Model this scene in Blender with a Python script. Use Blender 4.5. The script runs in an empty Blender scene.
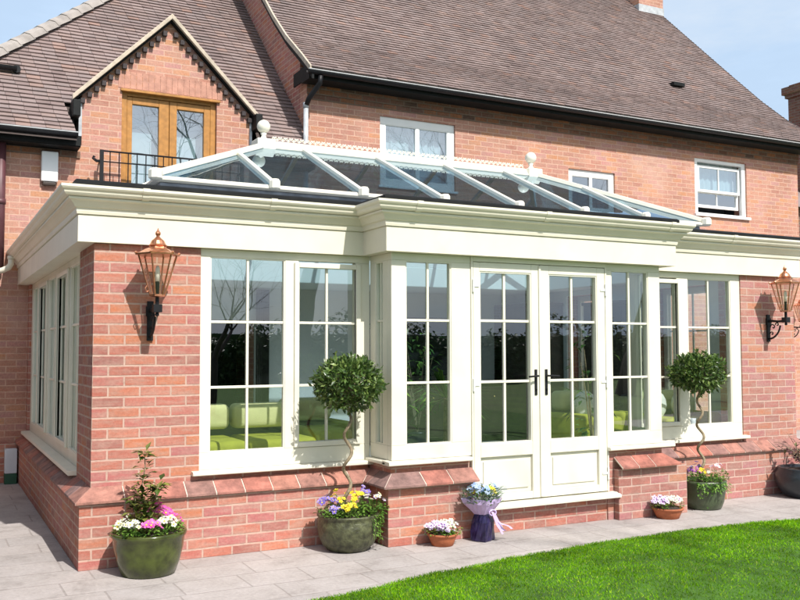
import bpy, math, random
import numpy as np
from mathutils import Vector, Matrix
random.seed(7); rng=np.random.default_rng(11)
sc=bpy.context.scene; col=sc.collection
# ------------------------------------------------------------------ camera
cd=bpy.data.cameras.new('camera'); cam=bpy.data.objects.new('camera',cd); col.objects.link(cam)
R_=Vector((0.88567453,-0.46429836,-0.00276644)); U_=Vector((-0.02279386,-0.04943004,0.99851746)); F_=Vector((0.46374676,0.88429842,0.05436208))
M=Matrix(((R_.x,U_.x,-F_.x,-1.043),(R_.y,U_.y,-F_.y,-6.721),(R_.z,U_.z,-F_.z,1.534),(0,0,0,1)))
cam.matrix_world=M
cd.sensor_width=36; cd.lens=899.1/800*36; cd.clip_end=1000; cd.clip_start=.05
sc.camera=cam
# ------------------------------------------------------------------ light
SUN=Vector((.14,-1,1.12)).normalized()
w=bpy.data.worlds.new('World'); sc.world=w; w.use_nodes=True
nt=w.node_tree; nt.nodes.clear()
sky=nt.nodes.new('ShaderNodeTexSky'); sky.sky_type='NISHITA'; sky.sun_disc=False
sky.sun_elevation=math.asin(SUN.z); sky.sun_rotation=math.atan2(SUN.x,SUN.y); sky.air_density=1.3; sky.dust_density=3.5; sky.ozone_density=1.2; sky.altitude=50
tc=nt.nodes.new('ShaderNodeTexCoord'); mp=nt.nodes.new('ShaderNodeMapping'); mp.inputs['Scale'].default_value=(1.2,1.2,4)
no=nt.nodes.new('ShaderNodeTexNoise'); no.inputs['Scale'].default_value=1.6; no.inputs['Detail'].default_value=7; no.inputs['Roughness'].default_value=.6
rp=nt.nodes.new('ShaderNodeValToRGB'); rp.color_ramp.elements[0].position=.44; rp.color_ramp.elements[1].position=.72
rp.color_ramp.elements[0].color=(.70,.70,.70,1); rp.color_ramp.elements[1].color=(1,1,1,1)
mx=nt.nodes.new('ShaderNodeMixRGB'); mx.inputs['Color2'].default_value=(5.7,7.15,8.9,1)
n2=nt.nodes.new('ShaderNodeTexNoise'); n2.inputs['Scale'].default_value=1.1; n2.inputs['Detail'].default_value=8; n2.inputs['Roughness'].default_value=.62
L2=nt.links.new; L2(mp.outputs[0],n2.inputs['Vector']); r2=nt.nodes.new('ShaderNodeValToRGB'); r2.color_ramp.elements[0].position=.46; r2.color_ramp.elements[1].position=.66
r2.color_ramp.elements[0].color=(.56,.72,.93,1); r2.color_ramp.elements[1].color=(.84,.90,.97,1)
sc2=nt.nodes.new('ShaderNodeMixRGB'); sc2.blend_type='MULTIPLY'; sc2.inputs['Fac'].default_value=1; sc2.inputs['Color2'].default_value=(9.0,9.0,9.0,1)
L2(n2.outputs['Fac'],r2.inputs[0]); L2(r2.outputs[0],sc2.inputs['Color1']); L2(sc2.outputs[0],mx.inputs['Color2'])
bg=nt.nodes.new('ShaderNodeBackground'); bg.inputs['Strength'].default_value=.121
ou=nt.nodes.new('ShaderNodeOutputWorld')
L=nt.links.new
L(tc.outputs['Generated'],mp.inputs['Vector']); L(mp.outputs[0],no.inputs['Vector']); L(no.outputs['Fac'],rp.inputs[0])
sz=nt.nodes.new('ShaderNodeSeparateXYZ'); L(tc.outputs['Generated'],sz.inputs[0])
hz=nt.nodes.new('ShaderNodeMapRange'); hz.interpolation_type='SMOOTHSTEP'
hz.inputs['From Min'].default_value=.35; hz.inputs['From Max'].default_value=.85; hz.inputs['To Min'].default_value=1.0; hz.inputs['To Max'].default_value=.12
L(sz.outputs[2],hz.inputs['Value']); mu=nt.nodes.new('ShaderNodeMath'); mu.operation='MULTIPLY'
L(hz.outputs[0],mu.inputs[0]); L(rp.outputs[0],mu.inputs[1]); L(mu.outputs[0],mx.inputs['Fac']); L(sky.outputs[0],mx.inputs['Color1']); L(mx.outputs[0],bg.inputs['Color']); L(bg.outputs[0],ou.inputs[0])
sl=bpy.data.lights.new('sun','SUN'); so=bpy.data.objects.new('sun',sl); col.objects.link(so)
sl.energy=5.0; sl.angle=math.radians(.53); sl.color=(1,.965,.915)
so.rotation_euler=SUN.to_track_quat('Z','Y').to_euler(); so.location=(3,-20,30)
vs=sc.view_settings; vs.view_transform='Standard'; vs.look='None'; vs.gamma=1; vs.use_curve_mapping=False; vs.exposure=.16

# ------------------------------------------------------------------ material helpers
MATS={}
def newmat(n):
    m=bpy.data.materials.new(n); m.use_nodes=True; t=m.node_tree; t.nodes.clear()
    o=t.nodes.new('ShaderNodeOutputMaterial'); p=t.nodes.new('ShaderNodeBsdfPrincipled'); t.links.new(p.outputs[0],o.inputs[0])
    MATS[n]=m; return m,t,p,o
def N(t,k,**kw):
    n=t.nodes.new(k)
    for a,b in kw.items():
        if a in n.inputs: n.inputs[a].default_value=b
        else: setattr(n,a,b)
    return n
def c4(c): return (c[0],c[1],c[2],1)
def ramp(t,src,stops):
    r=t.nodes.new('ShaderNodeValToRGB'); e=r.color_ramp.elements
    while len(e)<len(stops): e.new(.5)
    for i,(p,c) in enumerate(stops): e[i].position=p; e[i].color=c4(c)
    t.links.new(src,r.inputs[0]); return r
def simple(n,c,rough=.5,metal=0,var=.12,scale=8,bump=0,bscale=60,spec=.5,dirt=None):
    m,t,p,o=newmat(n)
    g=N(t,'ShaderNodeNewGeometry'); no=N(t,'ShaderNodeTexNoise',Scale=scale,Detail=5)
    t.links.new(g.outputs['Position'],no.inputs['Vector'])
    lo=[x*(1-var) for x in c]; hi=[min(1,x*(1+var)) for x in c]
    r=ramp(t,no.outputs['Fac'],[(.3,lo),(.7,hi)])
    src=r.outputs[0]
    if dirt:
        n2=N(t,'ShaderNodeTexNoise',Scale=3.1,Detail=8,Roughness=.7); t.links.new(g.outputs['Position'],n2.inputs['Vector'])
        r2=ramp(t,n2.outputs['Fac'],[(.5,(0,0,0)),(.75,(1,1,1))]); mxx=N(t,'ShaderNodeMixRGB'); mxx.inputs['Color2'].default_value=c4(dirt)
        ma=N(t,'ShaderNodeMath',operation='MULTIPLY'); ma.inputs[1].default_value=.55; t.links.new(r2.outputs[0],ma.inputs[0])
        t.links.new(ma.outputs[0],mxx.inputs['Fac']); t.links.new(src,mxx.inputs['Color1']); src=mxx.outputs[0]
    t.links.new(src,p.inputs['Base Color'])
    p.inputs['Roughness'].default_value=rough; p.inputs['Metallic'].default_value=metal
    p.inputs['Specular IOR Level'].default_value=spec
    if bump:
        nb=N(t,'ShaderNodeTexNoise',Scale=bscale,Detail=4); t.links.new(g.outputs['Position'],nb.inputs['Vector'])
        b=N(t,'ShaderNodeBump',Strength=bump,Distance=.01); t.links.new(nb.outputs['Fac'],b.inputs['Height']); t.links.new(b.outputs[0],p.inputs['Normal'])
    return m
def brick(n,c1,c2,c3,mortar,bw=.225,rh=.075,ms=.010,dark=.35,bump=.6,offset=.5,light=None):
    """brickwork mapped on world position; x-facing walls use y, others use x"""
    m,t,p,o=newmat(n)
    g=N(t,'ShaderNodeNewGeometry'); s=N(t,'ShaderNodeSeparateXYZ'); t.links.new(g.outputs['Position'],s.inputs[0])
    s2=N(t,'ShaderNodeSeparateXYZ'); t.links.new(g.outputs['True Normal'],s2.inputs[0])
    ab=N(t,'ShaderNodeMath',operation='ABSOLUTE'); t.links.new(s2.outputs[0],ab.inputs[0])
    gt=N(t,'ShaderNodeMath',operation='GREATER_THAN'); gt.inputs[1].default_value=.7; t.links.new(ab.outputs[0],gt.inputs[0])
    mm=N(t,'ShaderNodeMix'); mm.data_type='FLOAT'
    t.links.new(gt.outputs[0],mm.inputs[0]); t.links.new(s.outputs[0],mm.inputs[2]); t.links.new(s.outputs[1],mm.inputs[3])
    nz=N(t,'ShaderNodeTexNoise',Scale=2.3,Detail=2); t.links.new(g.outputs['Position'],nz.inputs['Vector'])
    jit=N(t,'ShaderNodeMath',operation='MULTIPLY_ADD'); jit.inputs[1].default_value=.008; t.links.new(nz.outputs['Fac'],jit.inputs[0]); t.links.new(s.outputs[2],jit.inputs[2])
    cb=N(t,'ShaderNodeCombineXYZ'); t.links.new(mm.outputs[0],cb.inputs[0]); t.links.new(jit.outputs[0],cb.inputs[1])
    nw=N(t,'ShaderNodeTexNoise',Scale=28,Detail=2); t.links.new(g.outputs['Position'],nw.inputs['Vector'])
    vm=N(t,'ShaderNodeVectorMath',operation='MULTIPLY_ADD'); vm.inputs[1].default_value=(.006,.006,0); t.links.new(nw.outputs['Color'],vm.inputs[0]); t.links.new(cb.outputs[0],vm.inputs[2])
    def bt(a,b,mo):
        k=N(t,'ShaderNodeTexBrick',Scale=1.0); k.offset=offset; k.squash=1
        k.inputs['Brick Width'].default_value=bw; k.inputs['Row Height'].default_value=rh; k.inputs['Mortar Size'].default_value=ms; k.inputs['Mortar Smooth'].default_value=.25
        k.inputs['Color1'].default_value=c4(a); k.inputs['Color2'].default_value=c4(b); k.inputs['Mortar'].default_value=c4(mo); k.inputs['Bias'].default_value=0
        t.links.new(vm.outputs[0],k.inputs['Vector']); return k
    k=bt(c1,c2,mortar); k2=bt((0,0,0),(1,1,1),(0,0,0))
    # some bricks shift to a third, darker colour
    mid=[(a+b)/2 for a,b in zip(c1,c2)]; org=[c2[0]*1.06,c2[1]*1.0,c2[2]*.72]; pnk=[c1[0]*1.0,c1[1]*1.08,c1[2]*1.4]
    mx=ramp(t,k2.outputs['Color'],[(0,c3),(.16,c1),(.34,pnk),(.5,mid),(.66,c2),(.8,org),(.93,c1),(1,c3)])
    ns=N(t,'ShaderNodeTexNoise',Scale=9,Detail=6,Roughness=.7); mpn=N(t,'ShaderNodeMapping'); mpn.inputs['Scale'].default_value=(.6,.6,2.6); t.links.new(g.outputs['Position'],mpn.inputs['Vector']); t.links.new(mpn.outputs[0],ns.inputs['Vector'])
    rs=ramp(t,ns.outputs['Fac'],[(.40,(0,0,0)),(.66,(.62,.62,.62))]); sm=N(t,'ShaderNodeMixRGB'); sm.inputs['Color2'].default_value=c4([a*.86 for a in mortar])
    t.links.new(rs.outputs[0],sm.inputs['Fac']); t.links.new(mx.outputs[0],sm.inputs['Color1']); mx=sm
    # patchy weathering
    n3=N(t,'ShaderNodeTexNoise',Scale=1.1,Detail=6,Roughness=.65); t.links.new(g.outputs['Position'],n3.inputs['Vector'])
    n4=N(t,'ShaderNodeTexNoise',Scale=45,Detail=5,Roughness=.7); t.links.new(g.outputs['Position'],n4.inputs['Vector'])
    r3=ramp(t,n3.outputs['Fac'],[(.3,(1-dark*.5,)*3),(.7,(1.0+dark*.25,)*3)]); r4=ramp(t,n4.outputs['Fac'],[(.3,(1-dark*.6,)*3),(.72,(1+dark*.35,)*3)])
    m1=N(t,'ShaderNodeMixRGB',blend_type='MULTIPLY',Fac=1.0); m2=N(t,'ShaderNodeMixRGB',blend_type='MULTIPLY',Fac=1.0)
    t.links.new(mx.outputs[0],m1.inputs['Color1']); t.links.new(r3.outputs[0],m1.inputs['Color2'])
    t.links.new(m1.outputs[0],m2.inputs['Color1']); t.links.new(r4.outputs[0],m2.inputs['Color2'])
    last=m2.outputs[0]
    if light:
        n5=N(t,'ShaderNodeTexNoise',Scale=.7,Detail=7,Roughness=.75); n5.noise_dimensions='3D'; t.links.new(g.outputs['Position'],n5.inputs['Vector'])
        r5=ramp(t,n5.outputs['Fac'],[(.52,(0,0,0)),(.68,(.45,.45,.45))]); m5=N(t,'ShaderNodeMixRGB'); m5.inputs['Color2'].default_value=c4(light)
        t.links.new(r5.outputs[0],m5.inputs['Fac']); t.links.new(last,m5.inputs['Color1']); last=m5.outputs[0]
    # mortar stays mortar
    nm=N(t,'ShaderNodeTexNoise',Scale=16,Detail=6,Roughness=.7); t.links.new(g.outputs['Position'],nm.inputs['Vector'])
    rm=ramp(t,nm.outputs['Fac'],[(.3,[a*.72 for a in mortar]),(.5,mortar),(.7,[a*1.08 for a in mortar])])
    fin=N(t,'ShaderNodeMixRGB'); t.links.new(rm.outputs[0],fin.inputs['Color2']); mfac=N(t,'ShaderNodeMath',operation='MULTIPLY'); mfac.inputs[1].default_value=.88; t.links.new(k.outputs['Fac'],mfac.inputs[0]); t.links.new(mfac.outputs[0],fin.inputs['Fac']); t.links.new(last,fin.inputs['Color1'])
    t.links.new(fin.outputs[0],p.inputs['Base Color']); p.inputs['Roughness'].default_value=.88; p.inputs['Specular IOR Level'].default_value=.25
    inv=N(t,'ShaderNodeMath',operation='SUBTRACT'); inv.inputs[0].default_value=1; t.links.new(k.outputs['Fac'],inv.inputs[1])
    ad=N(t,'ShaderNodeMath',operation='MULTIPLY_ADD'); ad.inputs[1].default_value=.35; t.links.new(n4.outputs['Fac'],ad.inputs[0]); t.links.new(inv.outputs[0],ad.inputs[2])
    b=N(t,'ShaderNodeBump',Strength=bump,Distance=.006); t.links.new(ad.outputs[0],b.inputs['Height']); t.links.new(b.outputs[0],p.inputs['Normal'])
    return m
def island(n,stops,rough=.6,bump=0,trans=0,extra=None,spec=.4,mod=(.62,1.25)):
    """colour picked per mesh island (tile, leaf, petal, blade)"""
    m,t,p,o=newmat(n)
    g=N(t,'ShaderNodeNewGeometry'); r=ramp(t,g.outputs['Random Per Island'],stops); src=r.outputs[0]
    if extra:
        no=N(t,'ShaderNodeTexNoise',Scale=extra,Detail=6,Roughness=.7); t.links.new(g.outputs['Position'],no.inputs['Vector'])
        rr=ramp(t,no.outputs['Fac'],[(.32,(mod[0],)*3),(.68,(mod[1],mod[1]*.98,mod[1]*.96))]); mm=N(t,'ShaderNodeMixRGB',blend_type='MULTIPLY',Fac=1.0)
        t.links.new(src,mm.inputs['Color1']); t.links.new(rr.outputs[0],mm.inputs['Color2']); src=mm.outputs[0]
    t.links.new(src,p.inputs['Base Color']); p.inputs['Roughness'].default_value=rough; p.inputs['Specular IOR Level'].default_value=spec
    if bump:
        nb=N(t,'ShaderNodeTexNoise',Scale=90,Detail=4); t.links.new(g.outputs['Position'],nb.inputs['Vector'])
        b=N(t,'ShaderNodeBump',Strength=bump,Distance=.004); t.links.new(nb.outputs['Fac'],b.inputs['Height']); t.links.new(b.outputs[0],p.inputs['Normal'])
    if trans:
        tr=N(t,'ShaderNodeBsdfTranslucent'); t.links.new(src,tr.inputs[0]); ms=N(t,'ShaderNodeMixShader'); ms.inputs[0].default_value=trans
        t.links.new(p.outputs[0],ms.inputs[1]); t.links.new(tr.outputs[0],ms.inputs[2]); t.links.new(ms.outputs[0],o.inputs[0])
    return m
def glass(n,tint,ior=1.52,boost=1.0,wob=.004,gcol=(.95,.97,1)):
    m,t,p,o=newmat(n); t.nodes.remove(p)
    tr=N(t,'ShaderNodeBsdfTransparent'); tr.inputs[0].default_value=c4(tint)
    gl=N(t,'ShaderNodeBsdfGlossy'); gl.inputs['Roughness'].default_value=.0; gl.inputs[0].default_value=c4(gcol)
    g=N(t,'ShaderNodeNewGeometry')
    dt=N(t,'ShaderNodeVectorMath',operation='DOT_PRODUCT'); t.links.new(g.outputs['Normal'],dt.inputs[0]); t.links.new(g.outputs['Incoming'],dt.inputs[1])
    ab=N(t,'ShaderNodeMath',operation='ABSOLUTE'); t.links.new(dt.outputs['Value'],ab.inputs[0])
    om=N(t,'ShaderNodeMath',operation='SUBTRACT'); om.inputs[0].default_value=1; t.links.new(ab.outputs[0],om.inputs[1])
    pw=N(t,'ShaderNodeMath',operation='POWER'); pw.inputs[1].default_value=5; t.links.new(om.outputs[0],pw.inputs[0])
    r0=((ior-1)/(ior+1))**2*2*boost
    ma=N(t,'ShaderNodeMath',operation='MULTIPLY_ADD'); ma.inputs[1].default_value=1-r0; ma.inputs[2].default_value=r0; ma.use_clamp=True; t.links.new(pw.outputs[0],ma.inputs[0])
    no=N(t,'ShaderNodeTexNoise',Scale=2.2,Detail=1); t.links.new(g.outputs['Position'],no.inputs['Vector'])
    b=N(t,'ShaderNodeBump',Strength=.25,Distance=wob); t.links.new(no.outputs['Fac'],b.inputs['Height']); t.links.new(b.outputs[0],gl.inputs['Normal'])
    mx=N(t,'ShaderNodeMixShader'); t.links.new(ma.outputs[0],mx.inputs[0]); t.links.new(tr.outputs[0],mx.inputs[1]); t.links.new(gl.outputs[0],mx.inputs[2]); t.links.new(mx.outputs[0],o.inputs[0])
    return m
# ------------------------------------------------------------------ materials
brick('brick_red',(.44,.145,.105),(.49,.185,.130),(.33,.135,.115),(.52,.36,.29),ms=.0078)
brick('brick_pink',(.45,.175,.140),(.49,.215,.170),(.37,.165,.14),(.53,.375,.31),ms=.007)
brick('brick_house',(.51,.235,.165),(.54,.27,.195),(.44,.20,.150),(.57,.37,.28),ms=.007,dark=.42,bump=.35,light=(.58,.41,.34))
brick('brick_eaves_shade',(.20,.085,.05),(.30,.12,.065),(.10,.055,.04),(.20,.14,.10),dark=.6)  # corbel brick darkened to carry the shade under the eaves
brick('brick_far',(.22,.08,.06),(.26,.11,.08),(.16,.07,.05),(.25,.19,.15))
simple('coping_brick',(.47,.24,.175),.85,var=.25,scale=9,bump=.3)
island('coping_tile',[(0,(.37,.135,.10)),(.25,(.24,.145,.13)),(.45,(.39,.175,.13)),(.65,(.21,.145,.14)),(.8,(.32,.15,.125)),(1,(.40,.14,.10))],.85,bump=.6,extra=11,mod=(.55,1.3))
simple('mortar',(.60,.50,.42),.9,var=.1,bump=.4)
simple('cream_upvc',(.755,.725,.61),.34,var=.045,scale=3.5,spec=.5,dirt=(.70,.66,.54))
simple('cream_paint',(.755,.705,.575),.42,var=.05,scale=3,spec=.5,dirt=(.66,.61,.48))
simple('lantern_cream',(.77,.735,.62),.38,var=.05,scale=4)
simple('white_upvc',(.82,.82,.80),.3,var=.02)
simple('lead',(.17,.19,.22),.32,metal=.35,var=.45,scale=6,spec=.6)
simple('lead_pale',(.42,.44,.46),.5,var=.2,scale=9)
simple('black_metal',(.012,.012,.014),.45,var=.2,spec=.25)
simple('dark_brick',(.045,.035,.036),.8,var=.4,scale=20)  # near-black colour of the dentil blocks below the gable verge
simple('pale_lip',(.45,.46,.46),.5)  # pale grey strip along the front lip of the black gutters
simple('black_plastic',(.010,.011,.011),.6,var=.3,spec=.2)
simple('maroon_paint',(.10,.035,.04),.5,var=.2)
simple('copper',(.62,.27,.15),.3,metal=.85,var=.25,scale=25)
simple('brass',(.60,.40,.14),.25,metal=.9)
simple('silver',(.55,.55,.55),.25,metal=.9)
simple('oak',(.40,.185,.045),.45,var=.2,scale=14,spec=.4)
simple('stone_verge',(.50,.42,.33),.8,var=.2,scale=12,bump=.3,dirt=(.25,.22,.17))
island('roof_tile',[(0,(.205,.155,.147)),(.25,(.235,.180,.170)),(.5,(.262,.205,.195)),(.75,(.23,.185,.178)),(.95,(.265,.195,.175)),(1,(.29,.19,.16))],.85,bump=.6,extra=1.1,spec=.2,mod=(.80,1.14))
simple('hip_tile',(.30,.27,.245),.85,var=.25,scale=5,bump=.4)
simple('roof_underlay',(.06,.045,.04),.9)
simple('plaster',(.78,.78,.74),.8,var=.02)
simple('ceiling_paint',(.82,.85,.82),.8,var=.01)
simple('floor_tile',(.62,.57,.50),.35,var=.12,scale=3)
simple('sunlit_lime_fabric',(.66,.65,.34),.85,var=.06,bump=.3,bscale=150)  # lime of the back cushions paled, sunlight put into the colour
simple('lime_fabric',(.36,.38,.04),.8,var=.12,scale=12,bump=.3,bscale=200)
simple('cream_fabric',(.78,.76,.60),.85,var=.05,bump=.3,bscale=150)
simple('white_fabric',(.75,.78,.78),.85,var=.05,bump=.3,bscale=150)
simple('dark_wood',(.045,.03,.022),.4,var=.3)
simple('curtain_net_and_sheen',(.62,.70,.74),.9,var=.1,scale=5)
simple('curtain_and_gap_shade',(.09,.08,.075),.9,var=.25,scale=6)
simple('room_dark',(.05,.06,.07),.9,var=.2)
simple('glazed_green',(.050,.066,.010),.16,var=.5,scale=14,spec=.6,dirt=(.09,.09,.035))
simple('stoneware',(.070,.075,.035),.45,var=.6,scale=22,bump=.9,bscale=35,dirt=(.025,.022,.014))
simple('stoneware_green',(.06,.085,.04),.3,var=.3,scale=10,bump=.2,dirt=(.12,.12,.08))
simple('stoneware_black',(.022,.028,.034),.32,var=.35,scale=10,bump=.15)
simple('terracotta',(.38,.115,.045),.75,var=.2,scale=15,bump=.2)
simple('soil',(.04,.028,.02),.95,var=.4,scale=40,bump=.8)
simple('bark',(.24,.19,.12),.85,var=.35,scale=40,bump=.6)
simple('dark_bark',(.075,.06,.05),.9,var=.3,scale=10,bump=.5)
simple('foil_purple',(.024,.017,.065),.2,var=.5,scale=18,metal=.2)
simple('ribbon_lilac',(.55,.42,.68),.35,var=.15)
simple('tube_white',(.85,.84,.78),.3)
simple('utility_grey',(.62,.66,.72),.4,var=.05)
simple('utility_green',(.02,.09,.05),.5)
island('bay_leaf',[(0,(.028,.06,.014)),(.4,(.06,.12,.022)),(.75,(.12,.19,.04)),(1,(.22,.29,.08))],.35,trans=.18,spec=.5)
island('pansy_leaf',[(0,(.05,.13,.02)),(.6,(.12,.25,.03)),(1,(.24,.38,.07))],.5,trans=.2)
island('shrub_leaf',[(0,(.03,.06,.012)),(.4,(.075,.12,.02)),(.7,(.30,.30,.07)),(.9,(.10,.14,.03)),(1,(.42,.38,.14))],.4,trans=.2)
island('purple_leaf',[(0,(.10,.04,.05)),(.6,(.20,.11,.10)),(1,(.17,.18,.06))],.45,trans=.2)
island('indoor_leaf',[(0,(.03,.08,.02)),(.6,(.08,.20,.04)),(1,(.22,.36,.06))],.4,trans=.25)
island('hedge_leaf',[(0,(.018,.04,.012)),(.6,(.04,.09,.02)),(1,(.08,.14,.035))],.5,trans=.1)
for nm,a,b in(('petal_yellow',(.80,.58,.02),(.85,.72,.06)),('petal_violet',(.20,.13,.50),(.42,.34,.72)),('petal_white',(.80,.80,.76),(.72,.74,.50)),
              ('petal_pink',(.62,.05,.36),(.80,.22,.55)),('petal_lilac',(.62,.50,.74),(.84,.80,.86)),('petal_blue',(.36,.50,.78),(.72,.80,.90)),('petal_dark',(.10,.04,.25),(.5,.1,.45))):
    island(nm,[(0,a),(1,b)],.55,trans=.25)
island('grass_blade',[(0,(.07,.20,.001)),(.5,(.15,.38,.002)),(.85,(.25,.50,.004)),(.97,(.34,.50,.03)),(1,(.50,.44,.16))],.6,trans=.3,extra=2.0,spec=.08,mod=(.38,1.4))  # strong patch contrast also stands in for shade dappling the grass
glass('window_glass',(.90,.96,.93),1.52,2.2)
glass('coated_glass',(.75,.88,.90),1.52,5.2)
glass('roof_glass',(.44,.60,.70),1.52,3.4,.002,(.72,.88,1))
glass('lamp_glass',(.95,.93,.88),1.4,1.0,.0)
glass('cellophane',(.90,.94,1.0),1.4,1.6,.0)
def ground_mats():
    m,t,p,o=newmat('paving'); g=N(t,'ShaderNodeNewGeometry')
    nd=N(t,'ShaderNodeTexNoise',Scale=1.7,Detail=2); t.links.new(g.outputs['Position'],nd.inputs['Vector'])
    vm=N(t,'ShaderNodeVectorMath',operation='MULTIPLY_ADD'); vm.inputs[1].default_value=(.03,.03,0); t.links.new(nd.outputs['Color'],vm.inputs[0]); t.links.new(g.outputs['Position'],vm.inputs[2])
    k=N(t,'ShaderNodeTexBrick',Scale=1.0); k.offset=.37; k.offset_frequency=2; k.squash=.7; k.squash_frequency=3
    for a,b in(('Brick Width',.62),('Row Height',.34),('Mortar Size',.008),('Mortar Smooth',.6)): k.inputs[a].default_value=b
    k.inputs['Color1'].default_value=(.385,.355,.345,1); k.inputs['Color2'].default_value=(.44,.40,.385,1); k.inputs['Mortar'].default_value=(.335,.30,.285,1)
    t.links.new(vm.outputs[0],k.inputs['Vector'])
    n1=N(t,'ShaderNodeTexNoise',Scale=2.5,Detail=9,Roughness=.72); n2=N(t,'ShaderNodeTexNoise',Scale=38,Detail=5,Roughness=.7)
    for n in(n1,n2): t.links.new(g.outputs['Position'],n.inputs['Vector'])
    r1=ramp(t,n1.outputs['Fac'],[(.28,(.60,.585,.56)),(.46,(.93,.92,.90)),(.72,(1.1,1.1,1.1))]); r2=ramp(t,n2.outputs['Fac'],[(.3,(.84,.84,.84)),(.7,(1.1,1.1,1.1))])
    a=N(t,'ShaderNodeMixRGB',blend_type='MULTIPLY',Fac=1.0); b=N(t,'ShaderNodeMixRGB',blend_type='MULTIPLY',Fac=1.0)
    t.links.new(k.outputs['Color'],a.inputs['Color1']); t.links.new(r1.outputs[0],a.inputs['Color2']); t.links.new(a.outputs[0],b.inputs['Color1']); t.links.new(r2.outputs[0],b.inputs['Color2'])
    t.links.new(b.outputs[0],p.inputs['Base Color']); p.inputs['Roughness'].default_value=.85; p.inputs['Specular IOR Level'].default_value=.3
    inv=N(t,'ShaderNodeMath',operation='SUBTRACT'); inv.inputs[0].default_value=1; t.links.new(k.outputs['Fac'],inv.inputs[1])
    ad=N(t,'ShaderNodeMath',operation='MULTIPLY_ADD'); ad.inputs[1].default_value=.6; t.links.new(n2.outputs['Fac'],ad.inputs[0]); t.links.new(inv.outputs[0],ad.inputs[2])
    bm=N(t,'ShaderNodeBump',Strength=.5,Distance=.006); t.links.new(ad.outputs[0],bm.inputs['Height']); t.links.new(bm.outputs[0],p.inputs['Normal'])
ground_mats()
simple('lawn_soil',(.045,.12,.005),.95,var=.35,scale=5,bump=.5)
simple('field',(.09,.15,.03),.95,var=.3,scale=.6)

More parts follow.
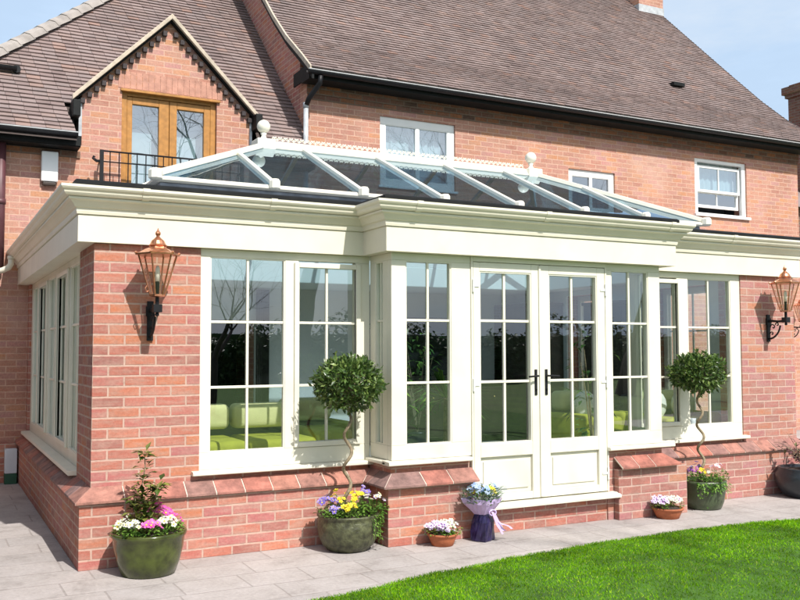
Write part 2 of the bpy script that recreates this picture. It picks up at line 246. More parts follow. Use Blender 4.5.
# ------------------------------------------------------------------ mesh helpers
def wpos(o):
    v=Vector((0,0,0))
    while o is not None: v+=o.location; o=o.parent
    return v
class MB:
    def __init__(s,o=(0,0,0),u=(1,0,0),n=(0,-1,0)):
        s.v=[];s.f=[];s.fr(o,u,n)
    def fr(s,o=(0,0,0),u=(1,0,0),n=(0,-1,0)):
        s.o=Vector(o);s.u=Vector(u);s.n=Vector(n);return s
    def p(s,a,z,d): return s.o+s.u*a+s.n*d+Vector((0,0,z))
    def box(s,a0,a1,z0,z1,d0,d1):      # local: along u, height, outward
        P=[s.p(a,z,d) for d in(d0,d1) for z in(z0,z1) for a in(a0,a1)]
        s.raw8(P)
    def raw8(s,P):
        b=len(s.v); s.v+=[tuple(q) for q in P]
        s.f+=[tuple(b+i for i in q) for q in((0,1,3,2),(4,6,7,5),(0,4,5,1),(2,3,7,6),(0,2,6,4),(1,5,7,3))]
    def wb(s,x0,x1,y0,y1,z0,z1):       # world axis box
        s.raw8([(x,y,z) for y in(y0,y1) for z in(z0,z1) for x in(x0,x1)])
    def poly(s,P):
        b=len(s.v); s.v+=[tuple(q) for q in P]; s.f.append(tuple(range(b,b+len(P))))
    def prism(s,P,off):                # polygon P extruded by vector off
        b=len(s.v);n=len(P);off=Vector(off); s.v+=[tuple(q) for q in P]+[tuple(Vector(q)+off) for q in P]
        s.f.append(tuple(range(b,b+n))); s.f.append(tuple(range(b+2*n-1,b+n-1,-1)))
        for i in range(n): j=(i+1)%n; s.f.append((b+j,b+i,b+n+i,b+n+j))
    def tube(s,pts,rad,k=6,cap=True):
        pts=[Vector(q) for q in pts]; 
        if not hasattr(rad,'__len__'): rad=[rad]*len(pts)
        b=len(s.v); prev=None
        for i,q in enumerate(pts):
            d=(pts[min(i+1,len(pts)-1)]-pts[max(i-1,0)])
            if d.length<1e-9: d=Vector((0,0,1))
            d.normalize()
            if prev is None: a=d.orthogonal().normalized()
            else:
                a=prev-d*prev.dot(d)
                a=a.normalized() if a.length>1e-6 else d.orthogonal().normalized()
            prev=a; c=d.cross(a)
            for j in range(k):
                t=2*math.pi*j/k; s.v.append(tuple(q+(a*math.cos(t)+c*math.sin(t))*rad[i]))
        for i in range(len(pts)-1):
            for j in range(k): e=b+i*k; s.f.append((e+j,e+(j+1)%k,e+k+(j+1)%k,e+k+j))
        if cap: s.f.append(tuple(range(b+k-1,b-1,-1))); e=b+(len(pts)-1)*k; s.f.append(tuple(range(e,e+k)))
    def lathe(s,c,prof,k=32,wob=0,sx=1,sy=1):   # prof: (r,z)
        b=len(s.v); c=Vector(c)
        for r,z in prof:
            for j in range(k):
                t=2*math.pi*j/k; q=r*(1+wob*math.sin(3*t+z*9)*.5+wob*math.sin(5*t-z*23)*.5); s.v.append((c.x+q*sx*math.cos(t),c.y+q*sy*math.sin(t),c.z+z))
        for i in range(len(prof)-1):
            for j in range(k): e=b+i*k; s.f.append((e+j,e+(j+1)%k,e+k+(j+1)%k,e+k+j))
        s.f.append(tuple(range(b+k-1,b-1,-1))); e=b+(len(prof)-1)*k; s.f.append(tuple(range(e,e+k)))
    def ball(s,c,r,k=16,sz=1):
        pr=[(max(1e-4,r*math.sin(math.pi*i/(k//2))),-r*sz*math.cos(math.pi*i/(k//2))) for i in range(k//2+1)]; s.lathe(c,pr,k)
    def sweep(s,path,prof,closed=False): # path xy pts, prof (d,z) closed loop; outward = right-hand side
        n=len(path);b=len(s.v);m=len(prof)
        for i in range(n):
            P=Vector(path[i])
            def nd(a,c): 
                d=(Vector(c)-Vector(a)).normalized(); return Vector((d.y,-d.x))
            if closed or 0<i<n-1:
                n1=nd(path[i-1],path[i]); n2=nd(path[i],path[(i+1)%n]); q=(n1+n2); q=q/(1+n1.dot(n2))
            elif i==0: q=nd(path[0],path[1])
            else: q=nd(path[-2],path[-1])
            for d,z in prof: s.v.append((P.x+q.x*d,P.y+q.y*d,z))
        for i in range(n if closed else n-1):
            e=b+i*m; g=b+((i+1)%n)*m
            for j in range(m): k=(j+1)%m; s.f.append((e+j,e+k,g+k,g+j))
        if not closed:
            s.f.append(tuple(b+j for j in range(m-1,-1,-1))); e=b+(n-1)*m; s.f.append(tuple(e+j for j in range(m)))
    def leaf(s,c,d,nrm,L,W,fold=.15):
        c=Vector(c);d=Vector(d).normalized();nrm=Vector(nrm); sd=d.cross(nrm)
        if sd.length<1e-6: sd=d.orthogonal()
        sd.normalize(); up=sd.cross(d)
        b=len(s.v)
        s.v+=[tuple(c),tuple(c+d*L*.45+sd*W*.5+up*W*fold),tuple(c+d*L*.45-up*0),tuple(c+d*L*.45-sd*W*.5+up*W*fold),tuple(c+d*L-up*L*.12)]
        s.f+=[(b,b+1,b+2),(b,b+2,b+3),(b+1,b+4,b+2),(b+2,b+4,b+3)]
    def flower(s,c,nrm,r,petals=5):
        c=Vector(c);nrm=Vector(nrm).normalized();a=nrm.orthogonal().normalized();e=nrm.cross(a);b=len(s.v);s.v.append(tuple(c-nrm*r*.12));t0=random.random()*6
        n=petals*4
        for i in range(n):
            t=t0+2*math.pi*i/n; rr=r*(.62,.98,1.05,.98)[i%4]*random.uniform(.94,1.06); s.v.append(tuple(c+(a*math.cos(t)+e*math.sin(t))*rr+nrm*r*random.uniform(0,.22)))
        for i in range(n): s.f.append((b,b+1+i,b+1+(i+1)%n))
    def build(s,name,mat,parent=None,smooth=False,bevel=0,solid=None,recalc=True,seg=2):
        off=wpos(parent) if parent is not None else Vector((0,0,0))
        V=np.array(s.v,dtype=np.float32).reshape(-1,3)-np.array(off,dtype=np.float32)
        return mesh_obj(name,V,s.f,mat,parent,smooth,bevel,recalc,seg)
def mesh_obj(name,V,F,mat,parent=None,smooth=False,bevel=0,recalc=False,seg=2):
    me=bpy.data.meshes.new(name)
    me.from_pydata([tuple(map(float,q)) for q in V],[],F)
    me.materials.append(MATS[mat])
    if recalc:
        import bmesh
        bm=bmesh.new(); bm.from_mesh(me); bmesh.ops.recalc_face_normals(bm,faces=bm.faces); bm.to_mesh(me); bm.free()
    if smooth:
        for q in me.polygons: q.use_smooth=True
    me.update()
    o=bpy.data.objects.new(name,me); col.objects.link(o)
    if parent is not None: o.parent=parent
    if bevel:
        b=o.modifiers.new('bevel','BEVEL'); b.width=bevel; b.segments=seg; b.limit_method='ANGLE'; b.angle_limit=math.radians(40)
    return o
def tag(o,label,cat,group=None,kind=None):
    if label: o['label']=label
    if cat: o['category']=cat
    if group: o['group']=group
    if kind: o['kind']=kind
    return o
def thing(name,label,cat,loc=(0,0,0),group=None):
    o=bpy.data.objects.new(name,None); col.objects.link(o); o.location=loc; o.empty_display_size=.1
    return tag(o,label,cat,group)
def struct(o): o['kind']='structure'; return o
def dup(root,loc=None,rotz=None,label=None,scale=None,parent=None):
    r=root.copy(); col.objects.link(r)
    if parent is not None: r.parent=parent
    if loc is not None: r.location=loc
    if rotz is not None: r.rotation_euler=(0,0,rotz)
    if scale is not None: r.scale=scale
    if label: r['label']=label
    for ch in list(root.children):
        dup(ch,parent=r)
    return r
def wallgrid(mb,axis_o,u,n,xs0,xs1,z0,z1,holes,th,ztop=None):
    """front/back/reveal faces of a wall of thickness th with rectangular holes (a0,a1,z0,z1)"""
    mb.fr(axis_o,u,n)
    A=sorted(set([xs0,xs1]+[h[0] for h in holes]+[h[1] for h in holes])); Z=sorted(set([z0,z1]+[h[2] for h in holes]+[h[3] for h in holes]))
    A=[a for a in A if xs0<=a<=xs1]; Z=[z for z in Z if z0<=z<=z1]
    def solid(i,j):
        if i<0 or j<0 or i>=len(A)-1 or j>=len(Z)-1: return False
        a=(A[i]+A[i+1])/2; z=(Z[j]+Z[j+1])/2
        return not any(h[0]<a<h[1] and h[2]<z<h[3] for h in holes)
    for i in range(len(A)-1):
        for j in range(len(Z)-1):
            if not solid(i,j): continue
            a0,a1,b0,b1=A[i],A[i+1],Z[j],Z[j+1]
            mb.poly([mb.p(a0,b0,0),mb.p(a1,b0,0),mb.p(a1,b1,0),mb.p(a0,b1,0)]); mb.poly([mb.p(a0,b0,-th),mb.p(a0,b1,-th),mb.p(a1,b1,-th),mb.p(a1,b0,-th)])
            if not solid(i-1,j): mb.poly([mb.p(a0,b0,0),mb.p(a0,b1,0),mb.p(a0,b1,-th),mb.p(a0,b0,-th)])
            if not solid(i+1,j): mb.poly([mb.p(a1,b0,0),mb.p(a1,b0,-th),mb.p(a1,b1,-th),mb.p(a1,b1,0)])
            if not solid(i,j-1): mb.poly([mb.p(a0,b0,0),mb.p(a0,b0,-th),mb.p(a1,b0,-th),mb.p(a1,b0,0)])
            if not solid(i,j+1): mb.poly([mb.p(a0,b1,0),mb.p(a1,b1,0),mb.p(a1,b1,-th),mb.p(a0,b1,-th)])
D=4.8
# ------------------------------------------------------------------ ground
def lawn_y(x): return -1.09-(.040 if x<4.6 else .07)*(x-4.6)**2*1.0+.012*math.sin(x*7.3)+.006*math.sin(x*19)
mb=MB(); mb.poly([(-600,-600,-.03),(600,-600,-.03),(600,600,-.03),(-600,600,-.03)]); struct(mb.build('ground','field',recalc=False))
mb=MB(); mb.poly([(-6,-9,0),(20,-9,0),(20,5.2,0),(-6,5.2,0)]); struct(mb.build('patio','paving',recalc=False))
xs=np.linspace(-2.2,11.4,120)
mb=MB(); top=[(float(x),lawn_y(float(x)),.012) for x in xs]; bot=[(float(xs[-1]),-30,.012),(float(xs[0]),-30,.012)]
mb.poly((top+bot)[::-1]); 
for a,b in zip(top[:-1],top[1:]): mb.poly([a,b,(b[0],b[1],-.01),(a[0],a[1],-.01)])
struct(mb.build('lawn','lawn_soil',recalc=False))
def grass():
    n=210000
    x=rng.uniform(-1.5,9.5,n); yo=rng.exponential(1.15,n)-.02
    ly=np.array([lawn_y(float(a)) for a in x]); y=ly-yo; k=(y>-6.5); x=x[k];y=y[k];n=len(x)
    clump=np.sin(x*5.1+np.sin(y*4)*1.3)*np.sin(y*6.3+1+np.sin(x*3))
    h=rng.uniform(.006,.019,n)*(1+.22*clump); wd=rng.uniform(.0018,.0038,n); a=rng.uniform(0,2*np.pi,n); le=rng.normal(0,.009,(n,2))
    V=np.zeros((n,3,3),np.float32)
    V[:,0]=np.stack([x-wd*np.cos(a),y-wd*np.sin(a),np.full(n,.011)],1); V[:,1]=np.stack([x+wd*np.cos(a),y+wd*np.sin(a),np.full(n,.011)],1); V[:,2]=np.stack([x+le[:,0],y+le[:,1],.011+h],1)
    me=bpy.data.meshes.new('grass'); me.vertices.add(n*3); me.vertices.foreach_set('co',V.ravel()); me.loops.add(n*3); me.loops.foreach_set('vertex_index',np.arange(n*3,dtype=np.int32))
    me.polygons.add(n); me.polygons.foreach_set('loop_start',np.arange(0,n*3,3,dtype=np.int32)); me.polygons.foreach_set('loop_total',np.full(n,3,np.int32)); me.update(); me.materials.append(MATS['grass_blade'])
    o=bpy.data.objects.new('grass',me); col.objects.link(o); tag(o,'short bright green mown grass of the lawn','grass',kind='stuff')
grass()
# ------------------------------------------------------------------ windows
def glazed(par_mb,bars,glassmb,a0,a1,z0,z1,cols,rows,depth=-.03,bw=.020):
    """glass opening a0..a1,z0..z1; rows = list of bar heights"""
    glassmb.poly([glassmb.p(a0-.004,z0-.004,depth),glassmb.p(a1+.004,z0-.004,depth),glassmb.p(a1+.004,z1+.004,depth),glassmb.p(a0-.004,z1+.004,depth)])
    zz=[z0]+list(rows)+[z1]
    for r in rows: bars.box(a0,a1,r-bw/2,r+bw/2,depth-.006,depth+.016)
    for c in range(1,cols):
        a=a0+(a1-a0)*c/cols
        for i in range(len(zz)-1): bars.box(a-bw/2,a+bw/2,zz[i]+(bw/2+.0015 if i>0 else 0),zz[i+1]-(bw/2+.0015 if i<len(zz)-2 else 0),depth-.006,depth+.015)
def ring(mb,a0,a1,z0,z1,w,d0,d1,wt=None,wb=None):
    wt=w if wt is None else wt; wb=w if wb is None else wb
    mb.box(a0,a0+w,z0,z1,d0,d1); mb.box(a1-w,a1,z0,z1,d0,d1); mb.box(a0+w,a1-w,z1-wt,z1,d0,d1); mb.box(a0+w,a1-w,z0,z0+wb,d0,d1)
def window(parent,o,u,n,a0,a1,z0,z1,lights,rows,frame_d=(-.07,.0),sill=None,mat='cream_upvc',glassm='window_glass',sillmat=None,name='window',gd=-.03):
    """lights: list of (g0,g1,gz0,gz1,cols,casement)"""
    f=MB(o,u,n); d0,d1=frame_d
    L_=sorted(lights); edges=[a0]+[x for l in L_ for x in(l[0],l[1])]+[a1]
    zt=max(l[3] for l in L_); zb=min(l[2] for l in L_)
    f.box(a0,a1,zt,z1,d0,d1); f.box(a0,a1,z0,zb,d0,d1)
    for i in range(0,len(edges),2): f.box(edges[i],edges[i+1],zb,zt,d0,d1)
    win=f.build(name,mat,parent,bevel=.004)
    bars=MB(o,u,n); gl=MB(o,u,n)
    for g0,g1,q0,q1,cols,cas in L_:
        rr=[r for r in rows if q0<r<q1]
        if cas:
            s=MB(o,u,n); w_=.052; ring(s,g0-w_+.012,g1+w_-.012,q0-w_+.012,q1+w_-.012,w_-.012,d1+.0,d1+.020); ring(s,g0-.012,g1+.012,q0-.012,q1+.012,.012,gd+.004,d1+.012)
            s.build('sash',mat,win,bevel=.004)
        else:
            s=MB(o,u,n); ring(s,g0,g1,q0,q1,.010,gd+.002,d1-.006); s.build('glazing_bead',mat,win)
        glazed(f,bars,gl,g0,g1,q0,q1,cols,rr,gd)
    bars.build('glazing_bars',mat,win,bevel=.003)
    g=gl.build('pane',glassm,win,recalc=False)
    if sill:
        s=MB(o,u,n); sa0,sa1,sz0,sz1,sd=sill
        P=[s.p(sa0,sz0,d0),s.p(sa0,sz0,sd-.006),s.p(sa0,sz0+.006,sd),s.p(sa0,sz1-.012,sd),s.p(sa0,sz1-.006,sd-.006),s.p(sa0,sz1,d0)]
        s.prism(P,s.u*(sa1-sa0)); s.build('sill',sillmat or mat,win,bevel=.003)
    return win
ROW=[1.245,1.745]
# ================================================================== ORANGERY
orang=thing('orangery','cream-framed orangery on a red brick plinth with a glazed roof lantern','orangery',(3.6,0,0))
# brick walls
BX0,BX1,BY=2.205,5.04,-.38
mb=MB()
mb.wb(0,.776,0,.30,0,2.30)                    # left pillar
mb.wb(0,.30,.30,.68,0,2.30)
mb.wb(.776,BX0-.02,.012,.30,0,.615)           # dwarf wall under left window
mb.wb(0,.27,.68,D-.003,0,.535)
mb.wb(0,.30,4.622,D-.003,.535,2.30)
mb.build('wall','brick_red',orang)
SW=[(.92,1.85,.62,2.28),(2.85,3.55,.62,2.28)]
mb=MB()
mb.wb(6.54,7.35,0,.30,0,2.30); mb.wb(BX1+.02,6.54,.012,.30,0,.615); wallgrid(mb,(7.35,0,0),(0,1,0),(1,0,0),.30,D-.003,0,2.30,SW,.29)
mb.build('wall','brick_pink',orang)
mb=MB(); mb.wb(BX0,2.93,BY+.012,BY+.24,0,.62); mb.wb(BX0,BX0+.2,BY+.24,.10,0,.62); mb.build('bay_wall','brick_red',orang)
mb=MB(); mb.wb(4.39,BX1,BY+.012,BY+.24,0,.62); mb.wb(BX1-.2,BX1,BY+.24,.10,0,.62); mb.build('bay_wall','brick_pink',orang)
# plinths (project beyond the wall) with sloping coping tiles
PY=-.088
mb=MB(); mb.wb(-.088,2.19,PY,-.002,0,.452); mb.wb(-.088,-.002,-.002,D-.003,0,.452); mb.build('plinth','brick_red',orang,bevel=.004)
mb=MB(); mb.wb(5.26,7.44,PY,-.002,0,.452); mb.wb(7.352,7.44,-.002,D-.003,0,.452); mb.build('plinth','brick_pink',orang,bevel=.004)
PBY=-.435
mb=MB(); mb.wb(2.145,2.945,PBY,BY+.009,0,.452); mb.wb(2.145,BX0-.003,BY+.009,PY-.003,0,.452); mb.build('plinth','brick_red',orang,bevel=.004)
mb=MB(); mb.wb(4.46,5.285,PBY,BY+.009,0,.452); mb.wb(BX1+.003,5.285,BY+.009,PY-.003,0,.452); mb.build('plinth','brick_pink',orang,bevel=.004)
def coping(path,dproj,L=.222,zt=.561,zb=.474,th=.018,name='coping'):
    """row of sloping tiles following path (wall line, outward to the right)"""
    mb=MB(); joint=MB()
    for i in range(len(path)-1):
        A=Vector(path[i]);B=Vector(path[i+1]);d=(B-A).normalized();n=Vector((d.y,-d.x));Ln=(B-A).length
        def mit(k,end):
            if k<=0 or k>=len(path)-1: return 0
            a=Vector(path[k-1]);b=Vector(path[k]);c=Vector(path[k+1]); cr=(b-a).x*(c-b).y-(b-a).y*(c-b).x
            return 1 if cr>0 else -1     # +1 : outer corner (turn left => outside grows)
        m0=mit(i,0);m1=mit(i+1,1)
        nt_=max(1,round(Ln/L)); 
        for k in range(nt_):
            s0=Ln*k/nt_;s1=Ln*(k+1)/nt_
            g=.0045
            t0=s0+g;t1=s1-g;b0=t0;b1=t1
            if k==0: b0=t0-(dproj if m0==1 else -dproj if m0==-1 else 0)
            if k==nt_-1: b1=t1+(dproj if m1==1 else -dproj if m1==-1 else 0)
            j=random.uniform(-.0015,.0015)
            def P(s,o_,z): q=A+d*s+n*o_; return (q.x,q.y,z+j)
            T=[P(t0,0,zt),P(t1,0,zt),P(b1,dproj,zb),P(b0,dproj,zb)]
            Bt=[P(t0,0,zt-th),P(t1,0,zt-th),P(b1,dproj,zb-th),P(b0,dproj,zb-th)]
            mb.raw8([T[0],T[1],T[3],T[2],Bt[0],Bt[1],Bt[3],Bt[2]])
        def Q(s,o_,z): q=A+d*s+n*o_; return (q.x,q.y,z)
        e0=dproj*m0;e1=dproj*m1
        lo=.006;q=.965
        T=[Q(0,0,zt-lo),Q(Ln,0,zt-lo),Q(Ln+e1*q,dproj*q,zb-lo+.003),Q(-e0*q,dproj*q,zb-lo+.003)];Bt=[(x,y,z-.014) for x,y,z in T]
        joint.raw8([T[0],T[1],T[3],T[2],Bt[0],Bt[1],Bt[3],Bt[2]])
    o=mb.build(name,'coping_tile',orang,bevel=.002,seg=1); joint.build('mortar_joint','mortar',o)
coping([(0,D-.01),(0,0),(BX0-.003,0),(BX0-.003,BY),(2.95,BY)],.120)
coping([(4.455,BY),(BX1+.003,BY),(BX1+.003,0),(7.353,0),(7.353,D-.01)],.120)
# cornice and gutter
path=[(-.12,D-.004),(-.12,-.045),(2.115,-.045),(2.115,-.473),(5.163,-.473),(5.163,-.045),(7.42,-.045),(7.42,D-.004)]
mb=MB(); mb.sweep(path,[(-.17,2.303),(0,2.303),(0,2.492),(-.006,2.494),(-.006,2.499),(.010,2.501),(.014,2.52),(.014,2.54),(.028,2.548),(.038,2.565),(.056,2.588),(.075,2.597),(.075,2.612),(-.17,2.612)])
cor=mb.build('cornice','cream_paint',orang,bevel=0)
mb=MB(); mb.sweep(path,[(.040,2.615),(.082,2.615),(.098,2.622),(.108,2.635),(.112,2.650),(.124,2.660),(.132,2.672),(.132,2.690),(.118,2.690),(.112,2.672),(.098,2.650),(.040,2.650)])
gut=mb.build('gutter','cream_paint',orang)
# gutter union brackets
for x,yy in((.33,-.045),(1.3,-.045),(2.35,-.473),(3.6,-.473),(5.02,-.473),(6.3,-.045)):
    mb=MB(); mb.sweep([(x-.025,yy),(x+.025,yy)],[(.030,2.611),(.084,2.611),(.101,2.618),(.112,2.632),(.116,2.648),(.128,2.657),(.137,2.670),(.137,2.694),(.112,2.694),(.104,2.68),(.030,2.68)]); mb.build('gutter_union','cream_paint',gut)
# flat roof with dark upstand edge, leaving the lantern opening
LX0,LX1,LY0,LY1=.66,6.66,.74,3.66
mb=MB()
def flat(x0,x1,y0,y1,z0=2.62,z1=2.700): mb.wb(x0,x1,y0,y1,z0,z1)
flat(-.09,LX0,-.02,D-.01); flat(LX1,7.39,-.02,D-.01); flat(LX0,LX1,LY1,D-.01); flat(LX0,LX1,-.02,LY0); flat(2.15,5.13,-.44,-.02)
mb.build('flat_roof','lead',orang)
mb=MB(); p2=[(-.10,D-.02),(-.10,-.02),(2.14,-.02),(2.14,-.45),(5.14,-.45),(5.14,-.02),(7.40,-.02),(7.40,D-.02)]
mb.sweep(p2,[(-.10,2.702),(.045,2.702),(.05,2.71),(.05,2.735),(.035,2.748),(-.05,2.748),(-.10,2.703)]); mb.build('roof_edge_trim','black_plastic',orang)
# ---------------- front windows
ZT=2.302
gl_l=[(.854,1.458,.755,2.244,2,False),(1.574,2.074,.800,2.187,2,True)]
window(orang,(0,.012,0),(1,0,0),(0,-1,0),.777,BX0-.002,.628,ZT,gl_l,ROW,sill=(.718,BX0+.0,.592,.630,.070))
gl_r=[(5.12,5.644,.800,2.187,2,True),(5.793,6.400,.755,2.244,2,False)]
window(orang,(0,.012,0),(1,0,0),(0,-1,0),BX1+.002,6.539,.628,ZT,gl_r,ROW,sill=(BX1,6.575,.592,.630,.070))
# side windows (left return)
ml=[.76,1.45,2.23,3.01,3.79,4.54]
ll=[(ml[i]+(.05 if i else .02),ml[i+1]-.05,(.70 if i%2==0 else .74),(2.245 if i%2==0 else 2.20),2,i%2==1) for i in range(5)]
ll=[(4.62-b,4.62-a,z0,z1,c,k) for a,b,z0,z1,c,k in ll]
window(orang,(.028,4.62,0),(0,-1,0),(-1,0,0),0,3.938,.60,ZT,ll,ROW,sill=(0.0,3.935,.560,.602,.095))
# bay windows
ds=(-.07,.0)
window(orang,(0,BY,0),(1,0,0),(0,-1,0),BX0,2.945,.655,ZT,[(2.335,2.757,.77,2.245,2,False)],[1.262,1.764],sill=(BX0-.05,2.925,.618,.656,.055))
window(orang,(0,BY,0),(1,0,0),(0,-1,0),4.39,BX1,.655,ZT,[(4.455,4.895,.77,2.245,2,False)],[1.27,1.762],sill=(4.375,BX1+.11,.618,.656,.055))
window(orang,(BX0,BY+.072,0),(0,1,0),(-1,0,0),0,-BY-.072+.01,.655,ZT,[(.085,.215,.77,2.245,2,False)],[1.262,1.764],sill=(-.05,-BY-.072,.618,.656,.05))
window(orang,(BX1,-.062,0),(0,-1,0),(1,0,0),0,-BY-.072-.062,.655,ZT,[(.06,.19,.77,2.245,2,False)],[1.262,1.764],sill=(0,-BY-.072-.01,.618,.656,.05))
# ---------------- French doors
DX0,DXM,DX1=2.945,3.648,4.39
fm=MB((0,BY,0)); fm.box(DX0,DX0+.018,.26,ZT,-.07,.012); fm.box(DX1-.018,DX1,.26,ZT,-.07,.012); fm.box(DX0+.018,DX1-.018,2.262,ZT,-.07,.012)
fm.build('door_frame','cream_upvc',orang,bevel=.003)
def door(x0,x1,hinge,gx0,gx1):
    o=(0,BY,0); d=MB(o); z0,z1=.262,2.258
    d.box(x0,gx0,z0,z1,-.06,.010); d.box(gx1,x1,z0,z1,-.06,.010)
    d.box(gx0,gx1,2.182,z1,-.06,.010); d.box(gx0,gx1,.632,.742,-.06,.010); d.box(gx0,gx1,z0,.322,-.06,.010)
    dr=d.build('door','cream_upvc',orang,bevel=.004)
    pn=MB(o); pn.box(gx0,gx1,.322,.632,-.05,-.016); 
    pn.box(gx0+.035,gx1-.035,.357,.597,-.016,-.006); pn.build('panel','cream_upvc',dr,bevel=.006)
    bd=MB(o); ring(bd,gx0,gx1,.742,2.182,.010,-.028,.004); bd.build('glazing_bead','cream_upvc',dr)
    b=MB(o); g=MB(o); glazed(None,b,g,gx0,gx1,.742,2.182,2,[1.256,1.768],-.03,.022)
    b.build('glazing_bars','cream_upvc',dr,bevel=.003); g.build('pane','window_glass',dr,recalc=False)
    hx=x0 if hinge=='l' else x1; s=-1 if hinge=='l' else 1
    for z in(2.06,1.235,.42):
        h=MB(o); h.tube([h.p(hx+s*.004,z-.055,.020),h.p(hx+s*.004,z+.055,.020)],.009,8); h.box(min(hx,hx-s*.055),max(hx,hx-s*.055),z-.011,z+.011,.010,.017)
        h.build('hinge','white_upvc',dr,bevel=.002)
    sx=x1 if hinge=='l' else x0; k=-1 if hinge=='l' else 1
    cx=sx+k*.052
    h=MB(o); h.box(cx-.013,cx+.013,1.135,1.355,.010,.018); h.tube([h.p(cx,1.30,.018),h.p(cx,1.30,.055),h.p(cx+k*.012,1.30,.062),h.p(cx+k*.105,1.295,.062)],.009,8)
    h.lathe(h.p(cx,1.185,.022),[(.001,-.008),(.008,-.008),(.008,.008),(.001,.008)],10)
    h.build('handle','black_metal',dr,bevel=.002)
    return dr
door(DX0+.021,DXM-.003,'l',3.030,3.555); door(DXM+.003,DX1-.021,'r',3.745,4.278)
d=MB((0,BY,0)); d.box(DXM-.018,DXM+.004,.27,2.25,.0105,.022); d.build('door_astragal','cream_upvc',orang,bevel=.003)
d=MB((0,BY,0)); P=[d.p(2.955,.205,-.09),d.p(2.955,.205,.075),d.p(2.955,.228,.078),d.p(2.955,.250,.03),d.p(2.955,.258,-.09)]; d.prism(P,Vector((1.52,0,0))); d.build('threshold','cream_upvc',orang,bevel=.003)
d=MB(); d.wb(2.946,4.459,-.352,-.06,0,.204); d.build('door_step','brick_red',orang)
# downpipe swan neck at the back left corner of the gutter
d=MB(); d.tube([(-.215,4.55,2.62),(-.215,4.55,2.53),(-.235,4.56,2.49),(-.30,4.60,2.455),(-.45,4.68,2.43)],.034,12); d.tube([(-.215,4.55,2.585),(-.215,4.55,2.62)],.041,12)
d.build('downpipe','cream_paint',orang,smooth=True)
d=MB(); d.tube([(-.45,4.68,2.46),(-.45,4.68,2.36)],.044,12); d.tube([(-.45,4.70,2.40),(-.45,4.72,.0)],.034,12); d.build('downpipe','black_plastic',orang,smooth=True)
# ---------------- roof lantern
lan=MB()
lz=2.965
ringp=[(LX0-.06,LY1+.06),(LX0-.06,LY0-.06),(LX1+.06,LY0-.06),(LX1+.06,LY1+.06)]
lan.sweep(ringp,[(-.06,2.915),(.0,2.915),(.028,2.928),(.030,2.945),(.0,2.964),(-.06,2.970)],closed=True)
lantern=lan.build('roof_lantern','lantern_cream',orang)
k=MB(); k.sweep(ringp,[(-.07,2.70),(.035,2.70),(.015,2.74),(-.012,2.76),(-.02,2.912),(-.07,2.912)],closed=True); k.build('lead_kerb','lead',lantern)
RX0,RX1,RY,RZ=2.055,5.42,2.2,3.665
EX0,EX1,EY0,EY1,EZ=LX0-.05,LX1+.05,LY0-.05,LY1+.05,2.970
A_=(EX0,EY0,EZ);B_=(EX1,EY0,EZ);C_=(EX1,EY1,EZ);D_=(EX0,EY1,EZ);P_=(RX0,RY,RZ);Q_=(RX1,RY,RZ)
g=MB()
for poly in([A_,B_,Q_,P_],[B_,C_,Q_],[C_,D_,P_,Q_],[D_,A_,P_]): g.poly(poly)
g.build('glazing','roof_glass',lantern,recalc=False)
def beam(mb,a,b,w_,h_,up=(0,0,1),lift=0):
    a=Vector(a);b=Vector(b);d_=(b-a).normalized();s_=d_.cross(Vector(up)).normalized();t_=s_.cross(d_)
    a=a+t_*lift;b=b+t_*lift
    mb.raw8([a-s_*w_/2-t_*h_/2,a+s_*w_/2-t_*h_/2,a-s_*w_/2+t_*h_/2,a+s_*w_/2+t_*h_/2,b-s_*w_/2-t_*h_/2,b+s_*w_/2-t_*h_/2,b-s_*w_/2+t_*h_/2,b+s_*w_/2+t_*h_/2])
def boss(mb,c,r=.050):
    mb.lathe(c,[(.001,-.05),(r*.7,-.05),(r,-.035),(r,.025),(r*.7,.045),(.001,.048)],8)
sl=(RZ-EZ)/(RY-EY0)
for fx in(1.593,2.447,3.307,4.173,5.0,5.84):
    for side in(0,1):
        y0=EY0 if side==0 else EY1; sg=1 if side==0 else -1
        if fx<RX0: t=(fx-EX0)/(RX0-EX0)
        elif fx>RX1: t=(EX1-fx)/(EX1-RX1)
        else: t=1
        top=(fx,y0+sg*(RY-EY0)*t*.985,EZ+(RZ-EZ)*t*.985)
        b=MB(); beam(b,(fx,y0-sg*.03,EZ-.012),top,.046,.040,lift=.012); r=b.build('rafter','lantern_cream',lantern,bevel=.006)
        e=MB(); boss(e,(fx,y0-sg*.05,EZ-.005)); e.build('end_cap','lantern_cream',r)
for sx,ex,rx in((0,EX0,RX0),(1,EX1,RX1)):
    sg=1 if sx==0 else -1
    for ey in(EY0,EY1):
        sy=1 if ey==EY0 else -1
        b=MB(); beam(b,(ex-sg*.03,ey-sy*.03,EZ-.012),(rx,RY,RZ),.06,.05,lift=.018); r=b.build('rafter','lantern_cream',lantern,bevel=.006)
        e=MB(); boss(e,(ex-sg*.04,ey-sy*.04,EZ-.002),.058); e.build('end_cap','lantern_cream',r)
    b=MB(); 
    for yy in(1.45,2.95):
        t=(yy-EY0)/(RY-EY0) if yy<RY else (EY1-yy)/(EY1-RY)
        beam(b,(ex-sg*.03,yy,EZ-.012),(ex+(rx-ex)*t,yy,EZ+(RZ-EZ)*t),.05,.045,lift=.014)
    b.build('rafter','lantern_cream',lantern,bevel=.006)
b=MB(); b.sweep([(RX0-.08,RY),(RX1+.08,RY)],[(.085,RZ-.045),(.095,RZ-.03),(.045,RZ+.045),(-.045,RZ+.045),(-.095,RZ-.03),(-.085,RZ-.045)]); ridge=b.build('ridge','lantern_cream',lantern,bevel=.003)
